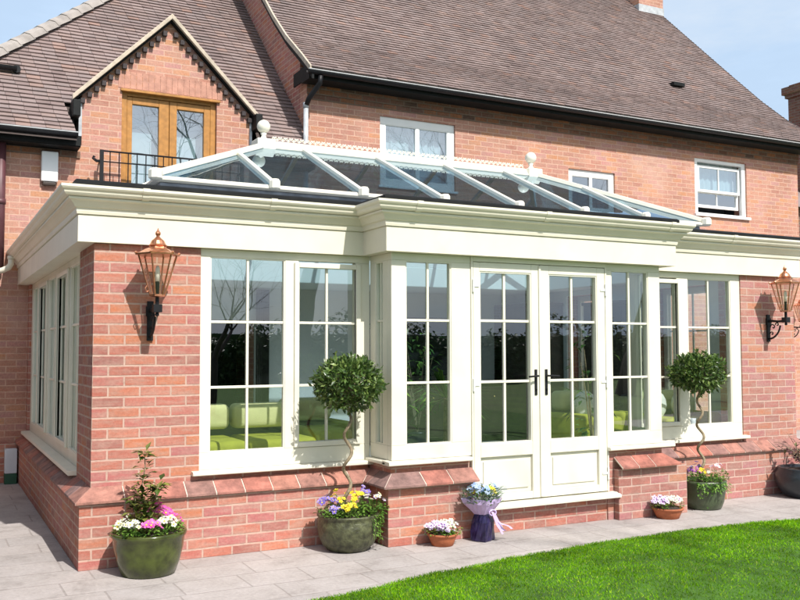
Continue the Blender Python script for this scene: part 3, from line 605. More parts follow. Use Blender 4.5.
for x in(RX0-.03,RX1+.03):
    b=MB(); b.wb(x-.10,x+.10,RY-.11,RY+.11,RZ-.06,RZ+.058); b.build('ridge_end_cap','lantern_cream',ridge,bevel=.012)
    f=MB(); f.lathe((x,RY,RZ+.058),[(.06,0),(.055,.012),(.03,.025),(.022,.05),(.034,.072),(.02,.085)],20); f.ball((x,RY,RZ+.058+.145),.070,20); f.build('finial','lantern_cream',ridge,smooth=True)
# cresting : row of pierced scallops
b=MB(); x=RX0+.09; cz=RZ+.046
while x<RX1-.1:
    pts=[(x+.028*math.cos(t),RY,cz+.032+.026*math.sin(t)) for t in np.linspace(-.4,math.pi+.4,9)]; b.tube(pts,.0045,5)
    b.tube([(x-.02,RY,cz+.03),(x+.02,RY,cz+.066)],.004,4); b.tube([(x+.02,RY,cz+.03),(x-.02,RY,cz+.066)],.004,4)
    x+=.062
b.wb(RX0+.06,RX1-.06,RY-.006,RY+.006,cz,cz+.016); b.build('cresting','lantern_cream',ridge)
# ---------------- interior shell
mb=MB(); mb.wb(.02,7.33,.05,D-.005,.02,.20); mb.wb(2.23,5.02,BY+.05,.05,.02,.20); mb.build('floor','floor_tile',orang)
mb=MB(); z0,z1=2.35,2.61
mb.wb(.07,LX0+.02,.03,D-.01,z0,z1); mb.wb(LX1-.02,7.30,.03,D-.01,z0,z1); mb.wb(LX0+.02,LX1-.02,LY1-.02,D-.01,z0,z1); mb.wb(LX0+.02,LX1-.02,.03,LY0+.02,z0,z1); mb.wb(BX0+.03,BX1-.03,BY+.03,.03,z0,z1)
mb.build('ceiling','ceiling_paint',orang,bevel=.01)
mb=MB(); mb.wb(LX0-.02,LX0+.015,LY0+.015,LY1-.015,2.612,2.95); mb.wb(LX1-.015,LX1+.02,LY0+.015,LY1-.015,2.612,2.95); mb.wb(LX0-.02,LX1+.02,LY0-.02,LY0+.012,2.612,2.95); mb.wb(LX0-.02,LX1+.02,LY1-.012,LY1+.02,2.612,2.95)
mb.build('lantern_lining','ceiling_paint',orang)
for a_,b_,c_,d_ in SW: window(orang,(7.30,0,0),(0,1,0),(1,0,0),a_+.002,b_-.002,c_+.002,d_-.002,[(a_+.07,b_-.07,c_+.09,d_-.07,2,False)],ROW,sill=(a_-.05,b_+.05,c_-.035,c_+.002,.10))
mb=MB(); wallgrid(mb,(7.03,0,0),(0,1,0),(-1,0,0),.31,D-.01,.2,2.42,SW,.028); mb.wb(.272,.30,4.63,D-.01,.2,2.42); mb.wb(.302,.33,.31,.68,.2,2.42); mb.build('plaster_lining','plaster',orang)

# ================================================================== HOUSE
house=thing('house','two-storey red brick house with brown tiled roofs and a gabled wall dormer behind the orangery','house',(6,D,0))
WX0=-1.25; HX0,HX1=3.56,13.56
W1=(4.68,5.95,3.90,4.915); W2=(8.09,9.06,3.75,4.455); W3=(10.885,12.18,3.865,4.910); FD=(1.05,2.27,2.74,4.825)
mb=MB()
wallgrid(mb,(0,D,0),(1,0,0),(0,-1,0),HX0,HX1,0,5.30,[W1,W2,W3,(6.62,7.0,.2,2.2)],.30)
wm=mb.build('wall','brick_house',house,recalc=False)
mb=MB(); wallgrid(mb,(0,D,0),(1,0,0),(0,-1,0),WX0,HX0,0,4.05,[(FD[0],FD[1],FD[2],4.05),(2.05,2.80,.2,1.92)],.30)
# gabled part above 4.05
def gtop(x): return min(4.70+(x-.575)*1.005,4.70+(2.715-x)*1.005)
X=[.575,FD[0],1.645,FD[1],2.715]
for a,b in zip(X[:-1],X[1:]):
    inh=(FD[0]<=a and b<=FD[1]); zb=FD[3] if inh else 4.05
    mb.prism([(a,D,zb),(b,D,zb),(b,D,gtop(b)),(a,D,gtop(a))],(0,.30,0))
mb.build('wing_wall','brick_house',house)
# end wall and main gable (faces left, over the wing roof)
PR=[(4.42,5.34),(4.75,5.60),(5.06,5.83),(5.37,6.06),(5.93,6.55),(6.69,7.29),(9.4,9.98)]
full=PR+[(18.8-y,z) for y,z in PR[::-1][1:]]
def gable(x0,th,mat):
    mb=MB(); pts=[(x0,y,z-.06) for y,z in full if D+.002<=y<=14.0]; pts=[(x0,D+.302,0)]+[(x0,D+.302,5.70)]+[p for p in pts if p[1]>D+.35]+[(x0,14.0,0)]
    mb.prism(pts,(th,0,0)); mb.build('gable_wall',mat,house)
gable(HX0,.28,'brick_red'); gable(HX1-.28,.28,'brick_house')
mb=MB(); mb.wb(WX0,HX1,14.0,14.3,0,5.3); mb.wb(WX0,WX0+.3,D+.302,14.0,0,4.0); mb.build('rear_wall','brick_house',house)
# interior lining of the back wall of the orangery
mb=MB(); wallgrid(mb,(0,D-.006,0),(1,0,0),(0,-1,0),.02,7.05,.2,2.43,[(2.05,2.80,.2,1.92),(6.62,7.0,.2,2.2)],.02); mb.build('plaster_lining','plaster',house,recalc=False)
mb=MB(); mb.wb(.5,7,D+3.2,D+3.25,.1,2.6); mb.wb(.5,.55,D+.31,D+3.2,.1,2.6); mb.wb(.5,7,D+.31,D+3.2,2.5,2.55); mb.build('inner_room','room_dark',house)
mb=MB(); mb.wb(.5,7,D+.0,D+3.2,.15,.195); mb.build('floor','dark_wood',house)
# tiles ------------------------------------------------------------------
def tiles(prof,x0f,x1f,name,gauge=.098,width=.165,origin=(0,0,0),u=(1,0,0),v=(0,1,0),mat='roof_tile',seed=1,skip=None):
    rd=random.Random(seed); mb=MB(); O=Vector(origin);u=Vector(u);v=Vector(v)
    seg=[];s=0
    for (a,b),(c,d) in zip(prof[:-1],prof[1:]):
        l=math.hypot(c-a,d-b); seg.append((s,l,a,b,(c-a)/l,(d-b)/l)); s+=l
    tot=s
    def at(q):
        for s0,l,a,b,dy,dz in seg:
            if q<=s0+l or (s0,l)==(seg[-1][0],seg[-1][1]): return a+dy*(q-s0),b+dz*(q-s0),dy,dz
    k=0;q=0
    while q<tot-.02:
        y0,z0,dy,dz=at(q); e=min(tot,q+gauge*1.12); y1,z1,_,_=at(e)
        xa=x0f(y0,z0);xb=x1f(y0,z0); st=xa-(width/2 if k%2 else 0)+rd.uniform(-.01,.01); x=st
        while x<xb:
            a=max(x+.0015,xa);b=min(x+width-.0015,xb)
            if b-a>.02 and not (skip and skip((a+b)/2,y0,z0)):
                l0=.022+rd.uniform(-.003,.004);l1=.022+rd.uniform(-.003,.004);t=.017;dq=rd.uniform(-.004,.003)
                def P(xx,yy,zz,l): w_=O+u*xx+v*(yy-dz*l+dy*dq)+Vector((0,0,zz+dy*l+dz*dq)); return w_
                T=[P(a,y0,z0,l0),P(b,y0,z0,l1),P(b,y1,z1,.002),P(a,y1,z1,.002)]; Bt=[P(a,y0,z0,l0-t),P(b,y0,z0,l1-t)]
                c=len(mb.v); mb.v+=[tuple(w_) for w_ in T+Bt]; mb.f+=[(c,c+1,c+2,c+3),(c+4,c+5,c+1,c)]
            x+=width
        q+=gauge;k+=1
    return mb,tot
MX0,MX1=3.46,14.0
mb,_=tiles(PR,lambda y,z:MX0,lambda y,z:MX1,'t')
roof=mb.build('main_roof','roof_tile',house,recalc=False)
mb=MB(); 
for (a,b),(c,d) in zip(PR[:-1],PR[1:]): mb.prism([(MX0+.01,a,b-.004),(MX0+.01,c,d-.004),(MX0+.01,c,d-.05),(MX0+.01,a,b-.05)],(MX1-MX0-.02,0,0))
bk=PR[::-1]; mb.prism([(MX0+.01,9.402,9.976),(MX0+.01,14.4,5.3),(MX0+.01,14.4,5.25),(MX0+.01,9.402,9.92)],(MX1-MX0-.02,0,0))
mb.build('roof_deck','roof_underlay',roof)
mb=MB(); mb.tube([(MX0,9.4,9.98),(MX1,9.4,9.98)],.11,10); mb.build('ridge_tile','hip_tile',roof)
# verge undercloak / barge on left edge
mb=MB()
for (a,b),(c,d) in zip(PR[:-1],PR[1:]): mb.prism([(MX0-.022,a,b+.026),(MX0-.022,c,d+.026),(MX0-.022,c,d-.055),(MX0-.022,a,b-.055)],(.028,0,0))
mb.build('verge','stone_verge',roof)
mb=MB()
for (a,b),(c,d) in zip(PR[:-1],PR[1:]): mb.prism([(MX0+.008,a,b-.055),(MX0+.008,c,d-.055),(MX0+.008,c,d-.15),(MX0+.008,a,b-.15)],(.03,0,0)); mb.prism([(MX1-.03,a,b+.02),(MX1-.03,c,d+.02),(MX1-.03,c,d-.12),(MX1-.03,a,b-.12)],(.031,0,0))
mb.build('bargeboard','black_plastic',roof)
# vent tile
mb=MB(); 
c=Vector((11.62,5.90,6.56)); mb.wb(c.x-.14,c.x+.14,c.y-.06,c.y+.1,c.z-.0,c.z+.075); mb.build('roof_vent','black_plastic',roof,bevel=.01)
# eaves: fascia, soffit, gutter, corbel course
mb=MB(); mb.wb(MX0,MX1-.04,4.50,4.52,5.215,5.335); mb.wb(MX0,MX1-.04,4.52,D-.001,5.215,5.235); mb.wb(MX0,MX0+.02,4.52,D+.3,5.235,5.42); ev=mb.build('eaves_board','black_plastic',house)
mb=MB(); 
def hgut(mb,x0,x1,yc,zc,r=.058):
    pr=[(yc+r*math.cos(t),zc+r*math.sin(t)) for t in np.linspace(math.pi,2*math.pi,9)]+[(yc+(r-.008)*math.cos(t),zc+(r-.008)*math.sin(t)) for t in np.linspace(2*math.pi,math.pi,9)]
    mb.prism([(x0,a,b) for a,b in pr],(x1-x0,0,0))
hgut(mb,MX0-.05,MX1+.02,4.435,5.305,.05); gu_=mb.build('gutter','black_metal',house)
mb=MB(); mb.tube([(MX0-.05,4.386,5.308),(MX1+.02,4.386,5.308)],.008,6); mb.build('gutter_lip','pale_lip',gu_)
mb=MB(); mb.wb(HX0-.02,HX1+.02,D-.025,D-.002,5.085,5.213); mb.wb(HX0-.01,HX1+.01,D-.012,D-.002,5.01,5.083); mb.build('corbel_course','brick_eaves_shade',house)
mb=MB(); mb.tube([(3.60,4.44,5.25),(3.60,4.46,5.15),(3.52,4.66,4.98),(3.50,4.70,4.90)],.036,10); mb.build('downpipe','black_metal',house,smooth=True)
mb=MB(); mb.tube([(3.50,4.72,4.93),(3.50,4.72,2.72)],.034,12); mb.tube([(3.50,4.72,4.93),(3.50,4.72,4.86)],.042,12); mb.tube([(3.50,4.72,4.1),(3.50,4.72,4.05)],.042,12); mb.build('downpipe','lead_pale',house,smooth=True)
# wing roof : hipped at left
WP=[(4.42,4.115),(4.7,4.36),(9.2,8.83)]
hipx=lambda y,z:-.31+(y-5.65)*.99
mb,_=tiles(WP,hipx,lambda y,z:HX0-.004,'t',seed=5,skip=lambda x,y,z:abs(x-1.645)<min(1.19,(5.84-z)/1.005))
# gap behind the dormer triangle is filled by dormer roof
wr=mb.build('wing_roof','roof_tile',house,recalc=False)
mb=MB()
wz=lambda y:4.02+(y-4.42)*.985
yv=4.42+(5.80-4.108)/.9863
yv=yv+.06
mb.poly([(-1.45,4.42,wz(4.42)),(.47,4.42,wz(4.42)),(.47,5.0,wz(5.0)),(1.645,yv+.02,wz(yv+.02)),(1.645,9.2,wz(9.2)),(3.25,9.2,wz(9.2))])
mb.poly([(HX0,4.42,wz(4.42)),(HX0,9.2,wz(9.2)),(3.25,9.2,wz(9.2)),(1.645,9.2,wz(9.2)),(1.645,yv+.02,wz(yv+.02)),(2.82,5.0,wz(5.0)),(2.82,4.42,wz(4.42))])
mb.build('roof_deck','roof_underlay',wr,recalc=False)
mb=MB(); mb.poly([(-1.53,4.42,4.108),(3.2,9.2,8.822),(3.2,13.9,4.108),(-1.53,13.9,4.108)]); mb.poly([(3.2,9.2,8.822),(HX0,9.2,8.822),(HX0,13.9,4.108),(3.2,13.9,4.108)]); mb.build('roof_slope','hip_tile',wr,recalc=False)
mb=MB(); 
s=0;a=Vector((-1.53,4.42,4.12));b=Vector((3.2,9.2,8.83));Ln=(b-a).length;dd=(b-a)/Ln;sd=dd.cross(Vector((0,0,1))).normalized();upv=sd.cross(dd)
while s<Ln:
    c0=a+dd*s;c1=a+dd*min(Ln,s+.33); 
    pr=[(-.12,-.02),(-.08,.045),(0,.075),(.08,.045),(.12,-.02)]
    c=len(mb.v)
    for q,l in((c0,.014),(c1,0)):
        for h,kx in pr: mb.v.append(tuple(q+sd*h+upv*(kx+l)))
    for i in range(4): mb.f.append((c+i,c+i+1,c+6+i,c+5+i))
    mb.f.append(tuple(c+i for i in range(5)))
    s+=.30
mb.build('hip_tiles','hip_tile',wr,recalc=False)
mb=MB(); mb.wb(-1.45,.53,4.52,4.54,3.98,4.10); mb.wb(-1.45,.53,4.54,D-.001,3.97,3.99); mb.build('eaves_board','black_plastic',house)
mb=MB(); mb.wb(2.77,HX0-.002,4.52,4.54,3.98,4.10); mb.wb(2.77,HX0-.002,4.54,D-.001,3.97,3.99); mb.build('eaves_board','black_plastic',house)
mb=MB(); hgut(mb,-1.5,.48,4.45,4.112,.055); gu_=mb.build('gutter','black_metal',house)
mb=MB(); mb.tube([(-1.5,4.398,4.115),(.48,4.398,4.115)],.008,6); mb.build('gutter_lip','pale_lip',gu_)
mb=MB(); hgut(mb,2.82,3.45,4.45,4.112,.055); mb.build('gutter','black_metal',house)
mb=MB(); hgut(mb,-.9,-.14,5.28,5.06,.05); mb.tube([(-.14,5.28,5.04),(-.14,5.34,5.04)],.05,8); mb.build('gutter','black_metal',house)
mb=MB(); mb.wb(WX0,.56,D-.02,D-.002,3.885,3.965); mb.build('corbel_course','brick_eaves_shade',house)
# dormer roof, verge band, dentils
mb=MB(); yb=6.3
for s_ in(-1,1):
    ex=1.645+s_*1.18; ez=5.775-1.18*1.005+.06; mb.prism([(1.645,4.70,5.835),(ex,4.70,ez),(ex,4.70,ez-.04),(1.645,4.70,5.79)],(0,1.67,0))
dr=mb.build('dormer_roof','hip_tile',house)
mb=MB()
for s_ in(-1,1):
    ex=1.645+s_*1.20; k_=1.005
    mb.prism([(1.645,4.675,5.85),(ex,4.675,5.85-1.2*k_),(ex,4.675,5.85-1.2*k_-.068),(1.645,4.675,5.782)],(0,.05,0))
mb.build('bargeboard','stone_verge',dr,bevel=.006)
mb=MB()
for s_ in(-1,1):
    ex=1.645+s_*1.17; k_=1.005
    mb.prism([(1.645,4.73,5.775),(ex,4.73,5.775-1.17*k_),(ex,4.73,5.775-1.17*k_-.022),(1.645,4.73,5.753)],(0,.05,0))
mb.build('soffit','black_plastic',dr)
n=13
for s_ in(-1,1):
    for i in range(n):
        mb=MB(); cx=1.645+s_*(.07+i*.083); zt=gtop(cx)-.0; mb.wb(cx-.030,cx+.022,D-.06,D-.002,zt-.135,zt-.075); mb.build('dentil_brick','dark_brick',dr)
# kneelers / gutter ends at the feet of the gable
mb=MB()
for x in(.49,2.79):
    mb=MB(); mb.wb(x-.05,x+.04,4.58,D+.1,4.36 if x<1 else 4.46,4.56 if x<1 else 4.66); mb.build('gutter_end','black_plastic',dr,bevel=.01)
mb=MB(); mb.wb(.535,.572,D-.02,D+.25,4.16,4.62); mb.build('lead_flashing','lead_pale',dr)
mb=MB(); mb.wb(2.718,2.75,D-.02,D+.25,4.16,4.62); mb.build('lead_flashing','lead_pale',dr)
# upright brick head over the dormer door
mb=MB(); 
x=1.0
while x<2.30: mb.wb(x+.004,x+.071,D-.006,D-.001,4.835,5.05); x+=.075
mb.build('brick_head','coping_brick',house)
# dormer French doors
f=MB((0,D,0)); ring(f,FD[0]+.003,FD[1]-.003,FD[2],FD[3]-.003,.07,-.13,-.045); fd=f.build('dormer_door_frame','oak',house,bevel=.005)
f=MB((0,D,0)); f.box(FD[0]-.02,FD[1]+.04,4.79,4.822,-.05,.035); f.build('drip_rail','oak',fd,bevel=.004)
for a,b,g0,g1 in((1.123,1.655,1.19,1.525),(1.661,2.197,1.757,2.112)):
    f=MB((0,D,0)); f.box(a,g0,2.82,4.745,-.115,-.05); f.box(g1,b,2.82,4.745,-.115,-.05); f.box(g0,g1,4.655,4.745,-.115,-.05); f.box(g0,g1,2.82,3.1,-.115,-.05)
    q=f.build('dormer_door','oak',house,bevel=.006)
    p=MB((0,D,0)); p.poly([p.p(g0-.01,3.09,-.085),p.p(g1+.01,3.09,-.085),p.p(g1+.01,4.665,-.085),p.p(g0-.01,4.665,-.085)]); p.build('pane','coated_glass',q,recalc=False)
    h=MB((0,D,0)); cx=g1+.03 if a<1.5 else g0-.03; h.box(cx-.012,cx+.012,3.70,3.86,-.05,-.042); h.tube([h.p(cx,3.8,-.045),h.p(cx,3.8,-.01),h.p(cx+.06,3.8,-.008)],.007,6); h.build('handle','brass',q)
mb=MB(); mb.wb(FD[0]-.05,FD[1]+.05,D+.32,D+.34,2.7,4.85); mb.build('curtain','curtain_net_and_sheen',house)  # pale sheet added to brighten the sky reflection in the door panes
# juliet balcony
b=MB(); y=D-.22; zt,zb=3.96,2.86; x0,x1=.78,2.55
b.tube([(x0,y,zt),(x1,y,zt)],.011,6); b.tube([(x0,y,zt-.13),(x1,y,zt-.13)],.008,6); b.tube([(x0,y,zb),(x1,y,zb)],.010,6)
x=x0+.10
while x<x1: b.tube([(x,y,zb),(x,y,zt)],.007,5); x+=.108
for x in(x0,x1): b.wb(x-.022,x+.022,y-.022,y+.022,zb-.05,zt+.01); b.tube([(x,y,zt-.12),(x,D-.01,zt-.12)],.010,6); b.tube([(x,y,zb+.02),(x,D-.01,zb+.02)],.010,6)
b.tube([(x0,y,zt-.13),(x0-.06,y,zt-.13),(x0-.10,y,zt-.10),(x0-.085,y,zt-.075)],.018,6)
b.build('balcony_railing','black_metal',house)
# house windows
def hwin(W,cols,rows,style):
    a0,a1,z0,z1=W; o=(0,D,0)
    if style=='casement':
        mid=(a0+a1)/2
        wn=window(house,o,(1,0,0),(0,-1,0),a0+.002,a1-.002,z0,z1-.002,[(a0+.10,mid-.025,z0+.10,z1-.11,1,False),(mid+.025,a1-.12,z0+.10,z1-.11,1,False)],[],frame_d=(-.09,-.03),mat='white_upvc',glassm='coated_glass',gd=-.06,sill=(a0-.03,a1+.03,z0-.04,z0+.002,.03))
    elif style=='small':
        mid=(a0+a1)/2
        wn=window(house,o,(1,0,0),(0,-1,0),a0+.002,a1-.002,z0,z1-.002,[(a0+.09,mid-.02,z0+.09,z1-.10,1,False),(mid+.02,a1-.10,z0+.09,z1-.10,1,False)],[],frame_d=(-.09,-.03),mat='white_upvc',glassm='coated_glass',gd=-.06,sill=(a0-.03,a1+.03,z0-.04,z0+.002,.03))
    else:
        f=MB(o); ring(f,a0+.002,a1-.002,z0+.045,z1-.002,.095,-.10,-.03,wt=.06,wb=.03); wn=f.build('window','white_upvc',house,bevel=.004)
        s=MB(o); q0,q1=a0+.115,a1-.135; b0,b1=4.315,4.795
        ring(s,q0,q1,b0,b1,.045,-.085,-.045); s.build('sash','white_upvc',wn,bevel=.003)
        s=MB(o); c0,c1=4.045,4.355; ring(s,q0-.01,q1+.01,c0,c1,.05,-.135,-.09); s.build('sash','white_upvc',wn,bevel=.003)
        bb=MB(o); m=(q0+q1)/2; bb.box(m-.012,m+.012,b0+.045,b1-.045,-.08,-.052); bb.box(m-.012,m+.012,c0+.05,c1-.05,-.125,-.10); bb.build('glazing_bars','white_upvc',wn)
        p=MB(o); 
        for za,zb,dp in((b0,b1,-.066),(c0,c1,-.112)): p.poly([p.p(q0,za,dp),p.p(q1,za,dp),p.p(q1,zb,dp),p.p(q0,zb,dp)])
        p.build('pane','coated_glass',wn,recalc=False)
        s=MB(o); s.box(a0-.03,a1+.05,z0-.0,z0+.045,-.10,.045); s.build('sill','white_upvc',wn,bevel=.004)
    cm=MB(o)
    n=40; A=np.linspace(a0,a1,n)
    zlo=z0 if style!='sash' else 4.36
    if style!='small':
        for i in range(n-1): cm.poly([cm.p(A[i],zlo,-.20+.015*math.sin(i*1.7)),cm.p(A[i+1],zlo,-.20+.015*math.sin((i+1)*1.7)),cm.p(A[i+1],z1,-.20+.015*math.sin((i+1)*1.7)),cm.p(A[i],z1,-.20+.015*math.sin(i*1.7))])
        cm.build('net_curtain','curtain_net_and_sheen',wn,recalc=False)
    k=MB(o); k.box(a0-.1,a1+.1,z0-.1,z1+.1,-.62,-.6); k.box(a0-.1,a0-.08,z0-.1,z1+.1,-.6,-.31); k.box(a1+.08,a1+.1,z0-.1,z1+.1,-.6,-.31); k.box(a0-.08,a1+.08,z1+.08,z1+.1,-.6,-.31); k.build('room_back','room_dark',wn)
hwin(W1,1,[],'casement'); hwin(W2,1,[],'small'); hwin(W3,2,[],'sash')
# chimney
mb=MB(); mb.wb(13.28,14.02,8.70,9.9,8.6,11.9); mb.wb(13.24,14.06,8.66,9.94,11.9,12.05); ch=mb.build('chimney','brick_house',house)
mb=MB(); mb.wb(13.265,14.035,8.685,9.915,9.20,9.46); mb.build('lead_flashing','lead_pale',ch)
mb=MB(); 
for y in(9.0,9.6): mb.lathe((13.65,y,12.05),[(.13,0),(.12,.3),(.15,.34),(.15,.4),(.11,.4)],14)
mb.build('chimney_pot','terracotta',ch)
mb=MB(); mb.tube([(-.335,4.70,4.06),(-.335,4.70,2.5)],.055,14); mb.tube([(-.335,4.70,3.3),(-.335,4.70,3.24)],.064,14); mb.build('downpipe','maroon_paint',house,smooth=True)
# house plinth left of orangery
mb=MB(); mb.wb(WX0,-.092,D-.10,D-.002,0,.452); mb.build('house_plinth','brick_red',house)
# neighbouring house with chimney
nb=thing('neighbouring_house','dark red brick house mostly hidden beyond the right end of the main roof','house',(21,11,0))
mb=MB(); mb.wb(18.2,27,9.0,15,0,5.2); mb.build('wall','brick_far',nb)
mb=MB(); mb.prism([(18.0,8.8,5.15),(18.0,12,7.2),(18.0,15.2,5.15)],(9.2,0,0)); rf=mb.build('roof','roof_tile',nb)
mb=MB(); mb.wb(19.98,21.0,9.3,10.1,5.3,8.45); mb.wb(19.92,21.06,9.24,10.16,8.45,8.55); mb.wb(19.86,21.12,9.18,10.22,8.55,8.75); mb.wb(20.0,20.98,9.32,10.08,8.75,8.82); cn=mb.build('chimney','brick_far',rf)
mb=MB(); mb.lathe((20.35,9.6,8.81),[(.13,0),(.12,.35),(.15,.38),(.15,.44),(.1,.44)],14); mb.build('chimney_pot','maroon_paint',cn)
# ================================================================== fittings on the house
mb=MB((0,D,0)); mb.box(.112,.302,3.56,3.925,.0,.075); al=mb.build('alarm_box','white_upvc',None,bevel=.012); tag(al,'white alarm box high on the brick wall left of the dormer','alarm box')
mb=MB((0,D,0)); mb.box(.13,.284,3.515,3.558,.0,.06); mb.build('strobe','dark_wood',al,bevel=.01)
ut=thing('utility_box','pale grey utility box on a dark green base against the shaded wall at far left','utility box',(-.17,4.62,0))
mb=MB(); mb.wb(-.235,-.105,4.56,4.68,.12,.40); mb.build('cover','utility_grey',ut,bevel=.008)
mb=MB(); mb.wb(-.235,-.105,4.56,4.68,.0,.118); mb.build('base','utility_green',ut,bevel=.004)
# ================================================================== wall lanterns
def wall_lamp(loc,label,scale=1):
    """built facing -y, loc = wall point at height of the arm"""
    t=thing('wall_lantern',label,'wall lantern',(0,0,0),'copper carriage lanterns on the walls')
    A=-.235
    b=MB(); b.wb(-.022,.022,-.016,0,-.20,.09); b.wb(-.030,.030,-.022,0,-.02,.05)
    b.tube([(0,-.014,.02),(0,-.06,.022),(0,-.14,.014),(0,A,.02)],[.016,.013,.012,.014],8)
    b.tube([(0,-.012,-.17)]+[(0,-.012-.10*math.sin(q)-.03*q,-.17+.15*(1-math.cos(q))/1.2) for q in np.linspace(.2,1.7,7)],.010,6)
    for cy,cz,r in((-.07,-.045,.038),(-.125,-.02,.026),(-.055,-.115,.026)):
        b.tube([(0,cy+r*(1-.10*i)*math.cos(i*.62),cz+r*(1-.10*i)*math.sin(i*.62)) for i in range(11)],.0065,5)
    b.wb(-.030,.030,A-.030,A+.030,.0,.055); b.lathe((0,A,-.03),[(.004,0),(.016,.01),(.01,.03)],8)
    b.tube([(0,A,.05),(0,A,.115)],.014,8)
    b.build('bracket','black_metal',t,bevel=.002)
    k=6
    base,top=.125,.405; rb,rt=.052,.135
    c=MB()
    c.lathe((0,A,.108),[(.02,0),(.056,.006),(.056,.02),(.02,.022)],k)
    for i in range(k):
        a=2*math.pi*i/k; p0=(rb*math.cos(a),A+rb*math.sin(a),base); p1=(rt*math.cos(a),A+rt*math.sin(a),top); c.tube([p0,p1],.0062,5)
    c.lathe((0,A,top),[(rt-.01,0),(rt+.022,.002),(rt+.024,.014),(rt-.005,.022),(.085,.048),(.062,.056),(.058,.072)],k)
    c.lathe((0,A,top+.066),[(.060,0),(.066,.008),(.056,.018),(.045,.042),(.022,.062),(.012,.072),(.012,.084)],16)
    for i in range(k):
        a=2*math.pi*i/k; c.ball(((rt+.018)*math.cos(a),A+(rt+.018)*math.sin(a),top+.018),.011,8)
    c.ball((0,A,top+.160),.020,12); c.lathe((0,A,top+.175),[(.012,0),(.006,.012),(.002,.024)],8)
    c.tube([(-.068,A,.20),(-.085,A,.17),(-.075,A,.145),(-.058,A,.155)],.004,5)
    c.build('lantern','copper',t)
    g=MB()
    for i in range(k):
        a=2*math.pi*i/k;b_=2*math.pi*(i+1)/k
        g.poly([((rb-.003)*math.cos(a),A+(rb-.003)*math.sin(a),base+.006),((rb-.003)*math.cos(b_),A+(rb-.003)*math.sin(b_),base+.006),((rt-.004)*math.cos(b_),A+(rt-.004)*math.sin(b_),top-.002),((rt-.004)*math.cos(a),A+(rt-.004)*math.sin(a),top-.002)])
    g.build('glass','lamp_glass',t,recalc=False)
    h=MB(); h.tube([(0,A,.13),(0,A,.22)],.014,10); h.build('lamp_holder','black_metal',t)
    h=MB(); h.tube([(0,A,.221),(0,A,.31),(0,A,.335)],[.016,.017,.008],10); h.build('bulb','tube_white',t,smooth=True)
    return t
l1=wall_lamp(None,'copper wall lantern on the brick pillar left of the cream windows')
l2=dup(l1,(6.94,0,1.80),0,'copper wall lantern on the brick pillar right of the cream windows'); l3=dup(l1,(13.28,D,1.90),0,'third copper wall lantern, cut off at the right edge, on the wall beyond the orangery')
l1.location=(.40,0,1.80)
# ================================================================== planters and plants
def planter(loc,r,h,mat,label,cat='plant pot',prof=None,group=None,wob=.0,name='planter'):
    t=thing(name,label,cat,loc,group)
    prof=prof or [(.66*r,0),(.74*r,.02*h),(.86*r,.30*h),(.95*r,.62*h),(.985*r,.86*h),(1.03*r,.90*h),(1.05*r,.96*h),(1.03*r,h),(.95*r,h),(.92*r,.90*h)]
    else_=None
    m=MB(); m.lathe(loc,prof,48,wob); o=m.build('pot',mat,t,smooth=True,recalc=True)
    m=MB(); n=20; rr=prof[-1][0]*1.0; m.lathe((loc[0],loc[1],loc[2]+h*.90),[(.001,.012),(rr*.5,.018),(rr*.99,.0),(rr*.98,-.02)],24); m.build('soil','soil',t,smooth=True)
    return t
def unit():
    v=Vector(rng.normal(size=3)); return v.normalized()
def plantlet(loc,r,h,petal,nfl,name,label,cat,group,leafmat='pansy_leaf',fr=.019,nl=64,tilt=None,lsz=.035,petals=5,eye='petal_yellow'):
    t=thing(name,label,cat,loc,group); L_=MB(); c=Vector(loc)
    for i in range(nl):
        a=rng.uniform(0,2*math.pi); q=r*math.sqrt(rng.uniform(0,1)); p=c+Vector((q*math.cos(a),q*math.sin(a),rng.uniform(0,h*.8)*(1-.4*q/r)))
        d=Vector((math.cos(a)+rng.normal()*.5,math.sin(a)+rng.normal()*.5,rng.uniform(-.1,.9))); L_.leaf(p,d,(0,0,1),lsz*rng.uniform(.7,1.3),lsz*.6*rng.uniform(.7,1.2),.2)
    for i in range(5):
        a=rng.uniform(0,6.28); L_.tube([c,c+Vector((r*.5*math.cos(a),r*.5*math.sin(a),h*.8))],.0015,3,False)
    L_.build('foliage',leafmat,t,recalc=False)
    f=MB(); e=MB()
    for i in range(nfl):
        a=rng.uniform(0,2*math.pi); q=r*.95*math.sqrt(rng.uniform(0,1)); p=c+Vector((q*math.cos(a),q*math.sin(a),h*rng.uniform(.85,1.15)*(1-.25*(q/r)**2)))
        n=Vector((.6*math.cos(a)*q/r+rng.normal()*.25,-.45+.5*math.sin(a)*q/r+rng.normal()*.25,.75)); n.normalize()
        s=fr*rng.uniform(.8,1.2); f.flower(p,n,s,petals); e.flower(p+n*.0035,n,s*.26,4)
    f.build('flowers',petal,t,recalc=False); 
    if eye: e.build('flower_centres',eye,t,recalc=False)
    return t
